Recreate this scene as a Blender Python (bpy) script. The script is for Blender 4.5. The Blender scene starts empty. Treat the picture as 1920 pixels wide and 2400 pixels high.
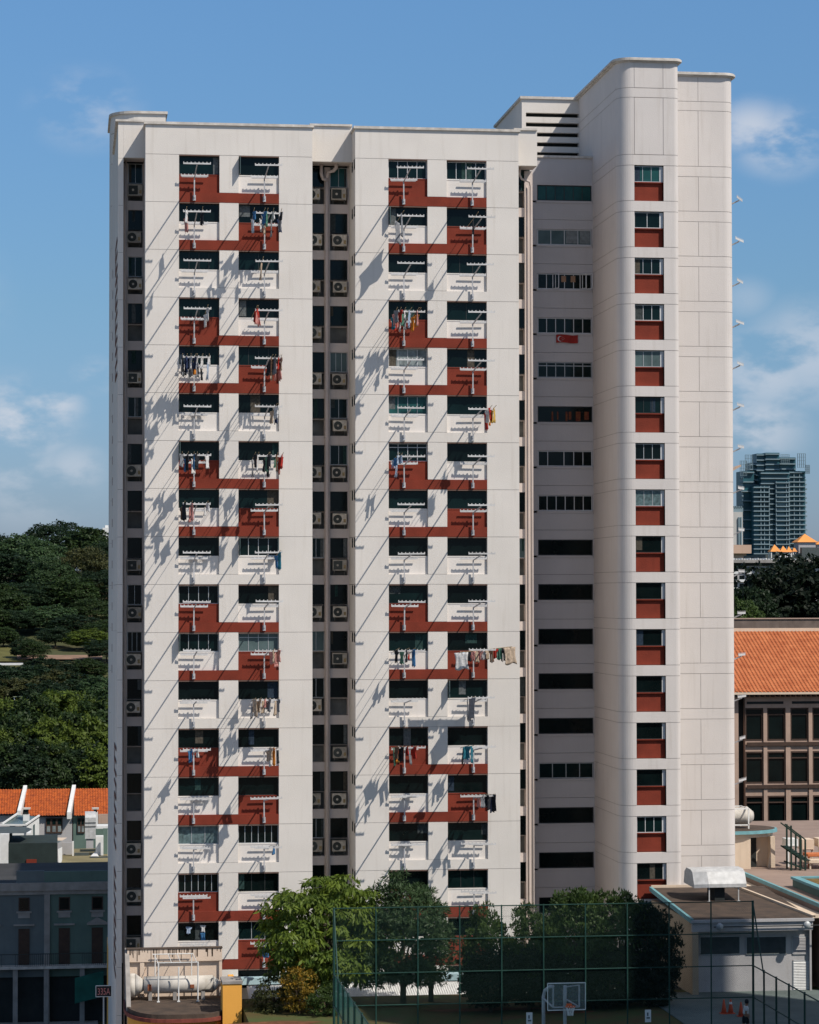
import bpy, math, random
import numpy as np
from mathutils import Vector, Matrix, Quaternion
R = random.Random(7)
S = bpy.context.scene
COL = S.collection
# ------------------------------------------------------------------ camera
ZT = 48.2                                   # height of the top storey line
CAM = np.array([-4.287, -151.623, 22.522]); F = 6071.74
_y, _p, _r = np.radians([7.4564, 1.7768, -.0739])
FW = np.array([math.sin(_y)*math.cos(_p), math.cos(_y)*math.cos(_p), math.sin(_p)])
_rt = np.array([math.cos(_y), -math.sin(_y), 0]); _up = np.cross(_rt, FW)
RT = _rt*math.cos(_r)+_up*math.sin(_r); UP = -_rt*math.sin(_r)+_up*math.cos(_r)
cd = bpy.data.cameras.new('camera'); cam = bpy.data.objects.new('camera', cd); COL.objects.link(cam)
cd.sensor_fit = 'VERTICAL'; cd.sensor_height = 36; cd.sensor_width = 28.8; cd.lens = F/2400*36
cd.clip_start = 1; cd.clip_end = 12000
cam.matrix_world = Matrix(((RT[0], UP[0], -FW[0], CAM[0]), (RT[1], UP[1], -FW[1], CAM[1]), (RT[2], UP[2], -FW[2], CAM[2]), (0, 0, 0, 1)))
S.camera = cam
def at(u, v, Y):                            # photo ray -> point in the plane y=Y
    d = FW+RT*(u-960)/F-UP*(v-1200)/F
    return CAM+d*(Y-CAM[1])/d[1]
def X(u, Y, v=1400): return float(at(u, v, Y)[0])
def Z(v, Y, u=960): return float(at(u, v, Y)[2])
# ------------------------------------------------------------------ light
S.render.resolution_x = 819; S.render.resolution_y = 1024
S.view_settings.view_transform = 'Standard'; S.view_settings.look = 'None'
S.view_settings.exposure = 0.17; S.view_settings.gamma = 1
SUN = Vector((3.2, -3.2, 5.2)).normalized()
W = bpy.data.worlds.new('World'); S.world = W; W.use_nodes = True
def world():
    n = W.node_tree.nodes; l = W.node_tree.links; n.clear()
    out = n.new('ShaderNodeOutputWorld'); bg = n.new('ShaderNodeBackground')
    sky = n.new('ShaderNodeTexSky'); sky.sky_type = 'NISHITA'; sky.sun_disc = False
    sky.sun_elevation = math.asin(SUN.z); sky.sun_rotation = math.atan2(SUN.x, SUN.y)
    sky.altitude = 0; sky.air_density = 1.0; sky.dust_density = 0.6; sky.ozone_density = 2.0
    tc = n.new('ShaderNodeTexCoord')
    hs = n.new('ShaderNodeMix'); hs.data_type = 'RGBA'; hs.blend_type = 'MULTIPLY'; hs.inputs[0].default_value = 1
    l.new(sky.outputs[0], hs.inputs[6])
    sx = n.new('ShaderNodeSeparateXYZ'); l.new(tc.outputs['Generated'], sx.inputs[0])
    cr = n.new('ShaderNodeValToRGB'); l.new(sx.outputs[2], cr.inputs[0])   # tint of the air by height above the horizon
    e = cr.color_ramp.elements; e[0].position = 0; e[0].color = (.37, .46, .77, 1); e[1].position = .23; e[1].color = (.53, .755, .93, 1)
    e2 = e.new(.11); e2.color = (.44, .605, .76, 1); e3 = e.new(.30); e3.color = (.62, .78, .93, 1); e4 = e.new(.5); e4.color = (.95, .90, .84, 1)
    l.new(cr.outputs[0], hs.inputs[7])
    # clouds: noise in the direction vector, kept to a few patches of the sky
    mp = n.new('ShaderNodeMapping'); mp.inputs['Scale'].default_value = (1, 1, 2.0)
    nz = n.new('ShaderNodeTexNoise'); nz.inputs['Scale'].default_value = 34; nz.inputs['Detail'].default_value = 9
    nz.inputs['Roughness'].default_value = .55
    l.new(tc.outputs['Generated'], mp.inputs[0]); l.new(mp.outputs[0], nz.inputs[0])
    acc = None
    for u, v, rad, amt in ((30, 990, .026, 1.0), (125, 950, .013, 1.0), (-60, 1000, .03, .9), (175, 1095, .014, .6), (225, 880, .010, .6), (200, 255, .022, .5), (1760, 300, .016, .95), (1830, 330, .020, .9), (1860, 760, .012, .45),
                           (1800, 870, .026, .75), (1770, 1000, .022, .8), (1900, 830, .03, .7), (60, 1120, .03, .45), (1750, 700, .012, .35), (1180, -300, .05, .6), (-400, 700, .06, .9), (2600, 700, .09, .9)):
        d = FW+RT*(u-960)/F-UP*(v-1200)/F; d = d/np.linalg.norm(d)
        vs = n.new('ShaderNodeVectorMath'); vs.operation = 'SUBTRACT'; vs.inputs[1].default_value = tuple(d)
        l.new(tc.outputs['Generated'], vs.inputs[0])
        sc = n.new('ShaderNodeVectorMath'); sc.operation = 'MULTIPLY'; sc.inputs[1].default_value = (1, 1, 1.35)
        l.new(vs.outputs[0], sc.inputs[0])
        ln = n.new('ShaderNodeVectorMath'); ln.operation = 'LENGTH'; l.new(sc.outputs[0], ln.inputs[0])
        mr = n.new('ShaderNodeMapRange'); mr.interpolation_type = 'SMOOTHSTEP'
        mr.inputs[1].default_value = rad*.1; mr.inputs[2].default_value = rad*1.25; mr.inputs[3].default_value = amt; mr.inputs[4].default_value = 0
        l.new(ln.outputs['Value'], mr.inputs[0])
        if acc is None: acc = mr.outputs[0]
        else:
            m = n.new('ShaderNodeMath'); m.operation = 'MAXIMUM'; l.new(acc, m.inputs[0]); l.new(mr.outputs[0], m.inputs[1]); acc = m.outputs[0]
    nm = n.new('ShaderNodeMapRange'); nm.inputs[1].default_value = .38; nm.inputs[2].default_value = .60
    nm.interpolation_type = 'SMOOTHSTEP'; l.new(nz.outputs[0], nm.inputs[0])
    mu = n.new('ShaderNodeMath'); mu.operation = 'MULTIPLY'; l.new(acc, mu.inputs[0]); l.new(nm.outputs[0], mu.inputs[1])
    mu2 = n.new('ShaderNodeMath'); mu2.operation = 'MULTIPLY'; mu2.inputs[1].default_value = .8; l.new(mu.outputs[0], mu2.inputs[0])
    mx = n.new('ShaderNodeMix'); mx.data_type = 'RGBA'; l.new(mu2.outputs[0], mx.inputs[0])
    l.new(hs.outputs[2], mx.inputs[6]); mx.inputs[7].default_value = (5.0, 5.3, 5.9, 1)
    l.new(mx.outputs[2], bg.inputs[0]); bg.inputs[1].default_value = 0.112
    l.new(bg.outputs[0], out.inputs[0])
world()
sd = bpy.data.lights.new('sun', 'SUN'); sd.energy = 4.2; sd.angle = math.radians(.5); sd.color = (1, .93, .84)
so = bpy.data.objects.new('sun', sd); COL.objects.link(so); so.rotation_mode = 'QUATERNION'
so.rotation_quaternion = SUN.to_track_quat('Z', 'Y'); so.location = (60, -60, 90)
# ------------------------------------------------------------------ materials
def lin(c): return tuple((x/255/12.92 if x <= 10 else ((x/255+.055)/1.055)**2.4) for x in c)
def mat(name, col, rough=.8, var=.12, scale=1.5, bump=0, bscale=30, spec=.3, metal=0, stains=0, col2=None, obj_var=0, transl=0, coords='Object'):
    m = bpy.data.materials.new(name); m.use_nodes = True; t = m.node_tree; n = t.nodes; l = t.links
    b = n['Principled BSDF']; b.inputs['Roughness'].default_value = rough; b.inputs['Metallic'].default_value = metal
    b.inputs['Specular IOR Level'].default_value = spec
    g = n.new('ShaderNodeNewGeometry')
    nz = n.new('ShaderNodeTexNoise'); nz.inputs['Scale'].default_value = scale; nz.inputs['Detail'].default_value = 4
    l.new(g.outputs['Position'], nz.inputs[0])
    mr = n.new('ShaderNodeMapRange'); mr.inputs[1].default_value = .3; mr.inputs[2].default_value = .7
    l.new(nz.outputs[0], mr.inputs[0])
    mx = n.new('ShaderNodeMix'); mx.data_type = 'RGBA'; l.new(mr.outputs[0], mx.inputs[0])
    c2 = col2 or tuple(x*(1-var) for x in col); c1 = col if col2 else tuple(min(1, x*(1+var*.6)) for x in col)
    mx.inputs[6].default_value = (*c2, 1); mx.inputs[7].default_value = (*c1, 1)
    cur = mx.outputs[2]
    if stains:                               # streaks running down: rain marks with a shape of their own
        mp = n.new('ShaderNodeMapping'); mp.inputs['Scale'].default_value = (2.2, 2.2, .16); l.new(g.outputs['Position'], mp.inputs[0])
        n2 = n.new('ShaderNodeTexNoise'); n2.inputs['Scale'].default_value = 1.6; n2.inputs['Detail'].default_value = 5; l.new(mp.outputs[0], n2.inputs[0])
        m2 = n.new('ShaderNodeMapRange'); m2.inputs[1].default_value = .55; m2.inputs[2].default_value = .78; m2.inputs[4].default_value = stains
        l.new(n2.outputs[0], m2.inputs[0])
        x2 = n.new('ShaderNodeMix'); x2.data_type = 'RGBA'; l.new(m2.outputs[0], x2.inputs[0]); l.new(cur, x2.inputs[6])
        x2.inputs[7].default_value = (col[0]*.62, col[1]*.58, col[2]*.52, 1); cur = x2.outputs[2]
    if obj_var:
        oi = n.new('ShaderNodeObjectInfo'); hv = n.new('ShaderNodeHueSaturation')
        a = n.new('ShaderNodeMapRange'); a.inputs[3].default_value = 1-obj_var; a.inputs[4].default_value = 1+obj_var; l.new(oi.outputs['Random'], a.inputs[0])
        l.new(a.outputs[0], hv.inputs['Value']); l.new(cur, hv.inputs['Color']); cur = hv.outputs[0]
    l.new(cur, b.inputs['Base Color'])
    if bump:
        n3 = n.new('ShaderNodeTexNoise'); n3.inputs['Scale'].default_value = bscale; n3.inputs['Detail'].default_value = 3
        l.new(g.outputs['Position'], n3.inputs[0])
        bp = n.new('ShaderNodeBump'); bp.inputs['Strength'].default_value = bump; bp.inputs['Distance'].default_value = .03
        l.new(n3.outputs[0], bp.inputs['Height']); l.new(bp.outputs[0], b.inputs['Normal'])
    if transl:
        tr = n.new('ShaderNodeBsdfTranslucent'); l.new(cur, tr.inputs[0]); ms = n.new('ShaderNodeMixShader'); ms.inputs[0].default_value = transl
        l.new(b.outputs[0], ms.inputs[1]); l.new(tr.outputs[0], ms.inputs[2]); l.new(ms.outputs[0], n['Material Output'].inputs[0])
    return m
M = {}
M['wall'] = mat('white_plaster', (.66, .618, .568), .9, .06, .3, .42, 24, stains=.26)
M['wall2'] = mat('white_plaster_panel', (.70, .655, .61), .9, .05, .8, .25, 20, stains=.2)
M['wallt'] = mat('white_plaster_darkened', (.605, .562, .53), .9, .05, .3, .4, 24, stains=.26)  # wall's own paint, darkened to offset the brighter light on the tower
M['joint'] = mat('joint_filler', (.36, .33, .31), .95, .2, 3)
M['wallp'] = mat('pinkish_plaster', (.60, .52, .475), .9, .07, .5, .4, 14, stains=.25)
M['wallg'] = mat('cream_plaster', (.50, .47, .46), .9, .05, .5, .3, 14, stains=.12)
M['red'] = mat('brick_red_paint', (.185, .029, .014), .85, .22, .9, .4, 20, stains=.3)
M['core'] = mat('dark_interior', (.025, .03, .03), .9, .3, .8)
M['cap'] = mat('weathered_coping', (.55, .51, .46), .9, .25, 2.5, .4, 10, stains=.4)
M['frame'] = mat('aluminium_frame', (.42, .44, .45), .5, .1, 3, metal=.2)
M['wframe'] = mat('white_frame', (.6, .6, .6), .5, .08, 3)
M['dframe'] = mat('dark_frame', (.03, .035, .035), .5, .1, 3)
M['pipe'] = mat('beige_pipe', (.52, .44, .40), .7, .1, 1, stains=.2)
M['rack'] = mat('galvanised_rack', (.44, .44, .45), .6, .2, 4, metal=.1, obj_var=.08)
M['rackw'] = mat('white_rack_bar', (.55, .54, .53), .6, .15, 6, obj_var=.1)
M['ac'] = mat('cream_air_conditioner', (.50, .44, .36), .6, .3, 5, obj_var=.3, stains=.3)
M['grille'] = mat('dark_fan_grille', (.05, .055, .05), .7, .2, 8, obj_var=.3)
M['alc'] = mat('shaded_alcove_grey', (.17, .17, .155), .95, .25, 2, stains=.3)  # dark grey with streaks; the recess shade is put into the colour
M['bamboo'] = mat('bamboo', (.35, .27, .16), .7, .2, 5)
def glass(name, col, rough=.12):
    return mat(name, col, rough, .35, .9, spec=.16)
M['g0'] = glass('black_glass', (.003, .007, .007)); M['g1'] = glass('dark_teal_glass', (.004, .013, .013)); M['g2'] = glass('teal_glass', (.018, .075, .072), .2)
M['g3'] = mat('grey_curtain', (.20, .235, .235), .7, .45, 3); M['g4'] = mat('louvred_glass', (.10, .15, .155), .3, .5, 6); M['g5'] = glass('pale_glass', (.09, .13, .13), .25)
# ------------------------------------------------------------------ helpers
def tag(o, label=None, cat=None, group=None, kind=None):
    if label: o['label'] = label
    if cat: o['category'] = cat
    if group: o['group'] = group
    if kind: o['kind'] = kind
    return o
def empty(name, loc=(0, 0, 0), label=None, cat=None, group=None, rz=0):
    o = bpy.data.objects.new(name, None); COL.objects.link(o); o.location = loc; o.rotation_euler = (0, 0, rz)
    o.empty_display_size = .2
    return tag(o, label, cat, group)
class MB:
    def __init__(s): s.v = []; s.f = []; s.mi = []; s.cm = 0
    def m(s, i): s.cm = i; return s
    def add(s, vs, fs):
        b = len(s.v); s.v += [tuple(map(float, p)) for p in vs]; s.f += [tuple(i+b for i in f) for f in fs]; s.mi += [s.cm]*len(fs); return s
    def box(s, x0, x1, y0, y1, z0, z1):
        return s.add([(x0, y0, z0), (x1, y0, z0), (x1, y1, z0), (x0, y1, z0), (x0, y0, z1), (x1, y0, z1), (x1, y1, z1), (x0, y1, z1)],
                     [(0, 3, 2, 1), (4, 5, 6, 7), (0, 1, 5, 4), (1, 2, 6, 5), (2, 3, 7, 6), (3, 0, 4, 7)])
    def prism(s, poly, z0, z1):
        n = len(poly)
        return s.add([(x, y, z0) for x, y in poly]+[(x, y, z1) for x, y in poly],
                     [tuple(range(n))[::-1], tuple(range(n, 2*n))]+[(i, (i+1) % n, n+(i+1) % n, n+i) for i in range(n)])
    def bar(s, a, b, w, h=None):             # rectangular bar from a to b
        a = Vector(a); b = Vector(b); h = h or w; d = (b-a).normalized()
        u = d.cross(Vector((0, 0, 1)))
        if u.length < 1e-3: u = Vector((1, 0, 0))
        u.normalize(); n = u.cross(d)
        vs = [p+u*i*w/2+n*j*h/2 for p in (a, b) for i, j in ((-1, -1), (1, -1), (1, 1), (-1, 1))]
        return s.add(vs, [(0, 1, 2, 3), (7, 6, 5, 4), (0, 4, 5, 1), (1, 5, 6, 2), (2, 6, 7, 3), (3, 7, 4, 0)])
    def tube(s, pts, r, n=8):
        pts = [Vector(p) for p in pts]; rs = r if isinstance(r, (list, tuple)) else [r]*len(pts); rings = []; pu = None
        for i, p in enumerate(pts):
            d = (pts[min(i+1, len(pts)-1)]-pts[max(i-1, 0)]).normalized()
            u = pu - d*pu.dot(d) if pu else d.cross(Vector((0, .37, .93)))
            if u.length < 1e-4: u = d.cross(Vector((1, 0, 0)))
            u.normalize(); pu = u; w = d.cross(u)
            rings.append([p+(u*math.cos(2*math.pi*k/n)+w*math.sin(2*math.pi*k/n))*rs[i] for k in range(n)])
        vs = [q for ring in rings for q in ring]; fs = []
        for i in range(len(pts)-1):
            for k in range(n): fs.append((i*n+k, i*n+(k+1) % n, (i+1)*n+(k+1) % n, (i+1)*n+k))
        fs.append(tuple(range(n))[::-1]); fs.append(tuple(range(len(vs)-n, len(vs))))
        return s.add(vs, fs)
    def lathe(s, prof, n=20, c=(0, 0, 0)):   # profile (r,z)
        vs = [(c[0]+r*math.cos(2*math.pi*k/n), c[1]+r*math.sin(2*math.pi*k/n), c[2]+z) for r, z in prof for k in range(n)]
        fs = [(i*n+k, i*n+(k+1) % n, (i+1)*n+(k+1) % n, (i+1)*n+k) for i in range(len(prof)-1) for k in range(n)]
        fs += [tuple(range(n))[::-1], tuple(range(len(vs)-n, len(vs)))]
        return s.add(vs, fs)
    def build(s, name, mats, parent=None, smooth=False, **k):
        me = bpy.data.meshes.new(name); me.from_pydata(s.v, [], s.f)
        mats = mats if isinstance(mats, (list, tuple)) else [mats]
        for m in mats: me.materials.append(M[m] if isinstance(m, str) else m)
        if max(s.mi or [0]) > 0: me.polygons.foreach_set('material_index', s.mi)
        if smooth: me.polygons.foreach_set('use_smooth', [True]*len(s.f))
        me.update()
        o = bpy.data.objects.new(name, me); COL.objects.link(o)
        if parent: o.parent = parent
        return tag(o, **k) if k else o
def copy_tree(o, parent=None):
    c = o.copy(); COL.objects.link(c); c.parent = parent
    for ch in list(o.children): copy_tree(ch, c)
    return c
ORD = ['top', 'second', 'third', 'fourth', 'fifth', 'sixth', 'seventh', 'eighth', 'ninth', 'tenth', 'eleventh', 'twelfth', 'thirteenth', 'fourteenth', 'fifteenth', 'sixteenth', 'seventeenth', 'eighteenth']
def zk(k): return ZT-2.8*k
G = .013
# ------------------------------------------------------------------ apartment block
A = empty('apartment_block', (0, 0, 0), 'tall white apartment block with red panels and a rounded stair tower', 'building')
wall = MB(); capm = None
def coping(*a): return MB().box(*a).build('roof_coping', 'cap', A)
core = MB()
def window(x0, x1, z0, z1, y, n=0, pane='g0', fr='frame', name='window', depth=.06, bar=.035, top=0, split=None):
    """frame (the window itself) with its pane as a sub-part; n = number of lights"""
    f = MB(); b = bar
    f.box(x0, x1, y, y+depth, z0, z0+b).box(x0, x1, y, y+depth, z1-b, z1).box(x0, x0+b, y, y+depth, z0+b, z1-b).box(x1-b, x1, y, y+depth, z0+b, z1-b)
    zt = z1-b
    if top: f.box(x0+b, x1-b, y, y+depth, z1-top-b, z1-top); zt = z1-b
    for i in range(1, n):
        xx = x0+(x1-x0)*(split[i-1] if split else i/n)
        f.box(xx-b*.45, xx+b*.45, y+.002, y+depth-.002, z0+b, zt)
    o = f.build(name, fr, A)
    MB().box(x0+b*.5, x1-b*.5, y+depth*.4, y+depth*.7, z0+b*.5, z1-b*.5).build('pane', pane, o)
    if name != 'ribbon_window' and R.random() < .42:           # a strip of curtain or blind close behind the glass
        w = x1-x0; t = R.random(); m = MB(); cw = w*R.uniform(.12, .3); a = R.choice([x0+b, x1-b-cw, x0+w*R.uniform(.2, .6)]); nf = 7
        zz0 = z0+b+(R.uniform(0, .5)*(z1-z0) if t < .5 else 0); ya = y+depth*.39
        m.add([(a+cw*i/nf, ya-.006*(i % 2), z) for z in (zz0, z1-b) for i in range(nf+1)], [(i, i+1, nf+2+i, nf+1+i) for i in range(nf)])
        m.build('curtain', R.choice(CUR), o)
    return o
CUR = [mat('dim_curtain_%s' % n_, c_, .95, .4, 8) for n_, c_ in (('grey', (.045, .055, .055)), ('green', (.02, .05, .045)), ('beige', (.075, .065, .05)), ('blue', (.02, .035, .055)), ('pale', (.11, .12, .12)))]
def sash(parent, x, z0, z1, y, w=.55, ang=100, left=True):
    """casement leaf swung open, hinged at x"""
    a = math.radians(ang); dx = w*math.cos(a)*(1 if left else -1); dy = -w*math.sin(a); m = MB(); t = .035
    p0 = (x, y, 0); p1 = (x+dx, y+dy, 0)
    for z in (z0+t, z1-t): m.bar((p0[0], p0[1], z), (p1[0], p1[1], z), .03, .05)
    for p in (p0, p1): m.bar((p[0], p[1], z0), (p[0], p[1], z1), .045, .045)
    o = m.build('sash', 'wframe', parent)
    q = MB(); q.bar((p0[0], p0[1], (z0+z1)/2), (p1[0], p1[1], (z0+z1)/2), .012, z1-z0-.08); q.build('sash_pane', 'g3' if False else 'g1', o) if False else None
    g = MB(); g.bar((p0[0], p0[1], (z0+z1)/2), (p1[0], p1[1], (z0+z1)/2), .01, z1-z0-.1)
    return o, g
BL = [(0.0, 9.803, [(1.96, 4.33), (5.455, 7.835)]), (12.345, 22.14, [(14.32, 16.66), (17.81, 20.21)])]
# windows with frames that show: (column, storey) -> (lights, pane, frame)
WF = {(0, 0): (0, 'g1', 'dframe'), (0, 2): (4, 'g1', 'dframe'), (2, 0): (4, 'g1', 'wframe'), (3, 0): (4, 'g1', 'wframe'), (2, 4): (4, 'g3', 'wframe'), (2, 5): (4, 'g2', 'frame'), (2, 6): (4, 'g1', 'wframe'),
      (1, 8): (4, 'g1', 'wframe'), (0, 10): (4, 'g1', 'frame'), (1, 10): (4, 'g5', 'frame'), (0, 14): (3, 'g4', 'frame'), (1, 14): (6, 'g0', 'frame'), (0, 9): (4, 'g0', 'frame'), (0, 15): (6, 'g0', 'frame'),
      (1, 2): (2, 'g1', 'dframe'), (1, 4): (4, 'g1', 'dframe'), (0, 3): (2, 'g1', 'dframe'), (3, 2): (3, 'g1', 'dframe'), (0, 4): (3, 'g1', 'dframe'), (3, 3): (2, 'g1', 'dframe'), (1, 16): (3, 'g1', 'frame'), (1, 15): (3, 'g0', 'dframe'), (3, 15): (3, 'g1', 'dframe')}
NS = 17
ci = 0
for bi, (x0, x1, cols) in enumerate(BL):
    wall.box(x0, x1, 0, .5, ZT+G, ZT+1.75)                     # fascia
    coping(x0-.1, x1+.1, -.12, 13.0, ZT+1.75, ZT+1.9)
    (a, b), (c, d) = cols
    for k in range(NS+1):
        zt = zk(k)-G; zb = zk(k+1)+G
        wall.box(x0, a, 0, .5, zb, zt); wall.box(d, x1, 0, .5, zb, zt)
        isred = k % 3 != 2
        wall.box(b, c, 0, .5, zk(k)-2.20, zt)
        if not isred: wall.box(a, d, 0, .5, zb, zk(k)-2.22)
        redm = MB()
        if isred: redm.box(a+.002, d-.002, -.004, .5, zb, zk(k)-2.215)
        for j, (p, q) in enumerate(cols):
            L = isred and j == k % 3
            tgt = redm if L else wall
            tgt.m(0 if L else 1)
            tgt.box(p+.003, q-.003, .15, .42, zk(k)-2.215, zk(k)-1.19)
            tgt.box(p+.003, q-.003, .13, .45, zk(k)-1.19, zk(k)-1.13)
            wall.m(0)
            wall.m(2).box(p, q, .0, .05, zt-.05, zt+.005).m(0)
            n, pane, fr = WF.get((ci+j, k), (0, 'g0' if R.random() < .75 else 'g1', 'dframe'))
            o = window(p+.02, q-.02, zk(k)-1.125, zk(k)-.07, .26, n, pane, fr, top=(.22 if (ci+j, k) in ((1, 10), (2, 6)) else 0))
        if isred: tag(redm.build('red_panel', 'red', A))
    # body behind the face, side walls
    core.box(x0+.3, x1-.3, .5, 12.9, -9.3, ZT+1.6)
    for xs in (x0, x1-.3):
        for k in range(NS+4):
            wall.box(xs, xs+.3, .5, 13, max(zk(k+1)+G, -9.4), zk(k)-G)
        wall.box(xs, xs+.3, .5, 13, ZT+G, ZT+1.75)
    wall.box(x0+.3, x1-.3, 12.9, 13.2, -9.4, ZT+1.7)
    wall.box(x0, x1, 0, .5, -9.4, zk(NS+1)-.02)
    wall.box(x0+.03, x1-.03, .03, .47, -9, zk(0)+.01) if False else None
    # thin backing that closes the joints between storeys
    wall.m(3)
    for (p, q) in ((x0, a), (d, x1)): wall.box(p+.015, q-.015, .014, .49, zk(NS), ZT+.05)
    wall.box(b+.015, c-.015, .014, .49, zk(NS), ZT+.02).m(0)
    ci += 2
# slit openings in the left wall of the second bay
for k in range(NS):
    for (ya, yb) in ((.10, .55), (1.25, 1.7)):
        s_ = MB().box(12.325, 12.343, ya, yb, zk(k)-.62, zk(k)-.04).build('slit_window', 'dframe', A)
        MB().box(12.317, 12.324, ya+.04, yb-.04, zk(k)-.58, zk(k)-.08).build('pane', 'g0', s_)
# ---- recessed shafts with air-conditioner ledges
SHW = {(0, 0): 'g1', (1, 0): 'g2'}
FY = 1.7; FB = Z(379, FY, 780); FT = Z(296, FY, 780)
def shaft(xa, xb, ys, bays, xf):
    """bays: (x0,x1); the wall between windows; dark alcove under each window"""
    y = ys
    wall.box(xa, xf, FY, FY+.3, FB, FT)                 # hanging fascia
    wall.box(xa, xb, FY+.3, y+1, ZT+.6, ZT+.9)
    coping(xa, xf+.0, FY-.12, y+1, FT, FT+.12)
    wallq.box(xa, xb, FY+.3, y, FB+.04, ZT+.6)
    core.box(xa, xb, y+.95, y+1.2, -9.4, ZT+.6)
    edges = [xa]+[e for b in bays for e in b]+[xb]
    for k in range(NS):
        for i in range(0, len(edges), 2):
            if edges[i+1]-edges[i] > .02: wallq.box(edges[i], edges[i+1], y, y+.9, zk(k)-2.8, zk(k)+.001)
        for (p, q) in bays:
            wallq.box(p, q, y, y+.9, zk(k)-2.8, zk(k)-2.25)
            wallq.box(p, q, y+.28, y+.9, zk(k)-1.26, zk(k)-1.2)
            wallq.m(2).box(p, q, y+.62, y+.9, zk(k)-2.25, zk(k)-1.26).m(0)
wallq = MB(); alc = MB()
shaft(9.803, 12.345, 3.5, [(9.85, 10.86), (11.2, 12.26)], 12.345)
shaft(-1.24, 0.0, 3.5, [(-.93, -.06)], 0)
XR = X(1251, 3.5)
shaft(22.14, XR, 3.5, [(22.16, X(1232, 3.5))], X(1262, FY))
for nm, (p, q), mullprob, base in (('service_window', (9.85, 10.86), .3, 0), ('service_window', (11.2, 12.26), .35, 1), ('service_window', (-.93, -.06), .25, 2), ('service_window', (22.16, X(1232, 3.5)), .1, 3)):
    special = {1: {0: (2, 'g2'), 1: (0, 'g1'), 4: (3, 'g5'), 5: (2, 'g1'), 6: (2, 'g1'), 9: (0, 'g0')}, 0: {8: (2, 'g1'), 10: (2, 'g5'), 14: (2, 'g1'), 11: (2, 'g0')}, 2: {9: (2, 'g0'), 10: (3, 'g0'), 5: (2, 'g1'), 2: (2, 'g1'), 0: (2, 'g1')}, 3: {8: (2, 'g5')}}[base]
    for k in range(NS):
        n, pane = special.get(k, (0, 'g0'))
        window(p+.01, q-.01, zk(k)-1.19, zk(k)-.0, 3.62, n, pane, 'frame' if n else 'dframe', name=nm)
# drain pipes
def pipe(pts, r, label=None): return MB().tube(pts, r, 10).build('drain_pipe', 'pipe', A, smooth=True)
pipe([(10.98, 3.2, ZT-.75), (10.98, 3.2, -1)], .12); 
pipe([(10.62, 2.9, ZT+.1), (10.62, 2.95, ZT-.5), (10.72, 3.05, ZT-.78), (10.98, 3.15, ZT-.85)], .10)
pipe([(11.5, 2.6, ZT+.1), (11.5, 2.75, ZT-.15), (11.35, 2.95, ZT-.3), (11.05, 3.1, ZT-.36), (10.98, 3.2, ZT-.6), (10.98, 3.2, ZT-.9)], .11)
pipe([(-1.08, 3.0, ZT+.3), (-1.08, 3.0, -5)], .06)
xp = X(1246, 3.2)
pipe([(xp-.75, 2.6, ZT+.1), (xp-.75, 2.7, ZT-.35), (xp-.6, 2.8, ZT-.6), (xp-.1, 3.0, ZT-.72), (xp, 3.1, ZT-1.0), (xp, 3.1, -1)], .07)
MB().tube([(xp-.22, 3.3, ZT-.9), (xp-.22, 3.3, -1)], .055, 8).build('drain_pipe', 'pipe', A, smooth=True)
# ---- left end wall: fin, end wall, rounded stair tower behind
def arc(cx, cy, r, a0, a1, n=7): return [(cx+r*math.cos(math.radians(a0+(a1-a0)*i/n)), cy+r*math.sin(math.radians(a0+(a1-a0)*i/n))) for i in range(n+1)]
def lower_prof(o=0): return [(-1.58-o, 1-o), (-1.24, 1-o), (-1.24, 20), (-1.60-o, 20)]
for k in range(-1, NS+4):
    z1 = FT if k < 0 else zk(k)-G*.6; z0 = ZT+G*.6 if k < 0 else max(zk(k+1)+G*.6, -9.4)
    wallq.m(1).prism([(-1.56, FY), (-1.245, FY), (-1.245, 13), (-1.60, 13)], z0, z1).m(0)
core.prism([(-1.54, FY+.02), (-1.26, FY+.02), (-1.26, 12.98), (-1.58, 12.98)], -9.3, ZT+1.6)
coping(-1.72, -1.24, FY-.12, 13.4, FT, FT+.12)
def ltow(o=0):
    return arc(.1, 21.4, 1.8+o, 180, 270, 9)+[(1.88+o, 19.6-o), (1.88+o, 27+o), (-1.7-o, 27+o)]
LT = [(-1.7, 21.4)]+ltow()
for k in range(-3, NS+4):
    z1 = {-3: 54.17, -2: 53.0, -1: 51.0}.get(k, zk(k)-G*.6); z0 = {-3: 53.03, -2: 51.03, -1: ZT+.02}.get(k, max(zk(k+1)+G*.6, -9.4))
    wall.prism(ltow(), z0, z1)
core.prism(ltow(-.03), -9.3, 54.1)
MB().prism(ltow(.13), 54.17, 54.34).build('roof_coping', 'cap', A)
wallq.m(1).box(-1.60, -1.25, 13.005, 22, -9.4, 50.9).m(0)
# painted lettering on the end wall, seen almost edge on
pt = MB()
Rw = random.Random(3)
def stroke(y0, y1, z0, z1): pt.box(-1.612, -1.601 if y0 > 13 else -1.597, y0, y1, z0, z1)
for top, n in ((43.6, 4), (13.4, 3), (5.9, 3)):
    for i in range(n):
        z = top-i*2.15
        for y0, y1, dz0, dz1 in ((1.6, 7.5, -.22, 0), (1.6, 7.5, -.98, -.78), (1.6, 7.5, -1.75, -1.52), (1.6 if i % 2 else 6.9, 2.2 if i % 2 else 7.5, -.95, -.1), (6.9, 7.5, -1.7, -.8)):
            stroke(y0+.6, y1+.6, z+dz0, z+dz1)
for i in range(26): stroke(17.0, 17.9, 43-i*1.35, 43-i*1.35+.5) if i < 20 else None
pt.build('painted_lettering', mat('faded_red_paint', (.16, .06, .045), .9, .3, 2), A)
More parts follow.
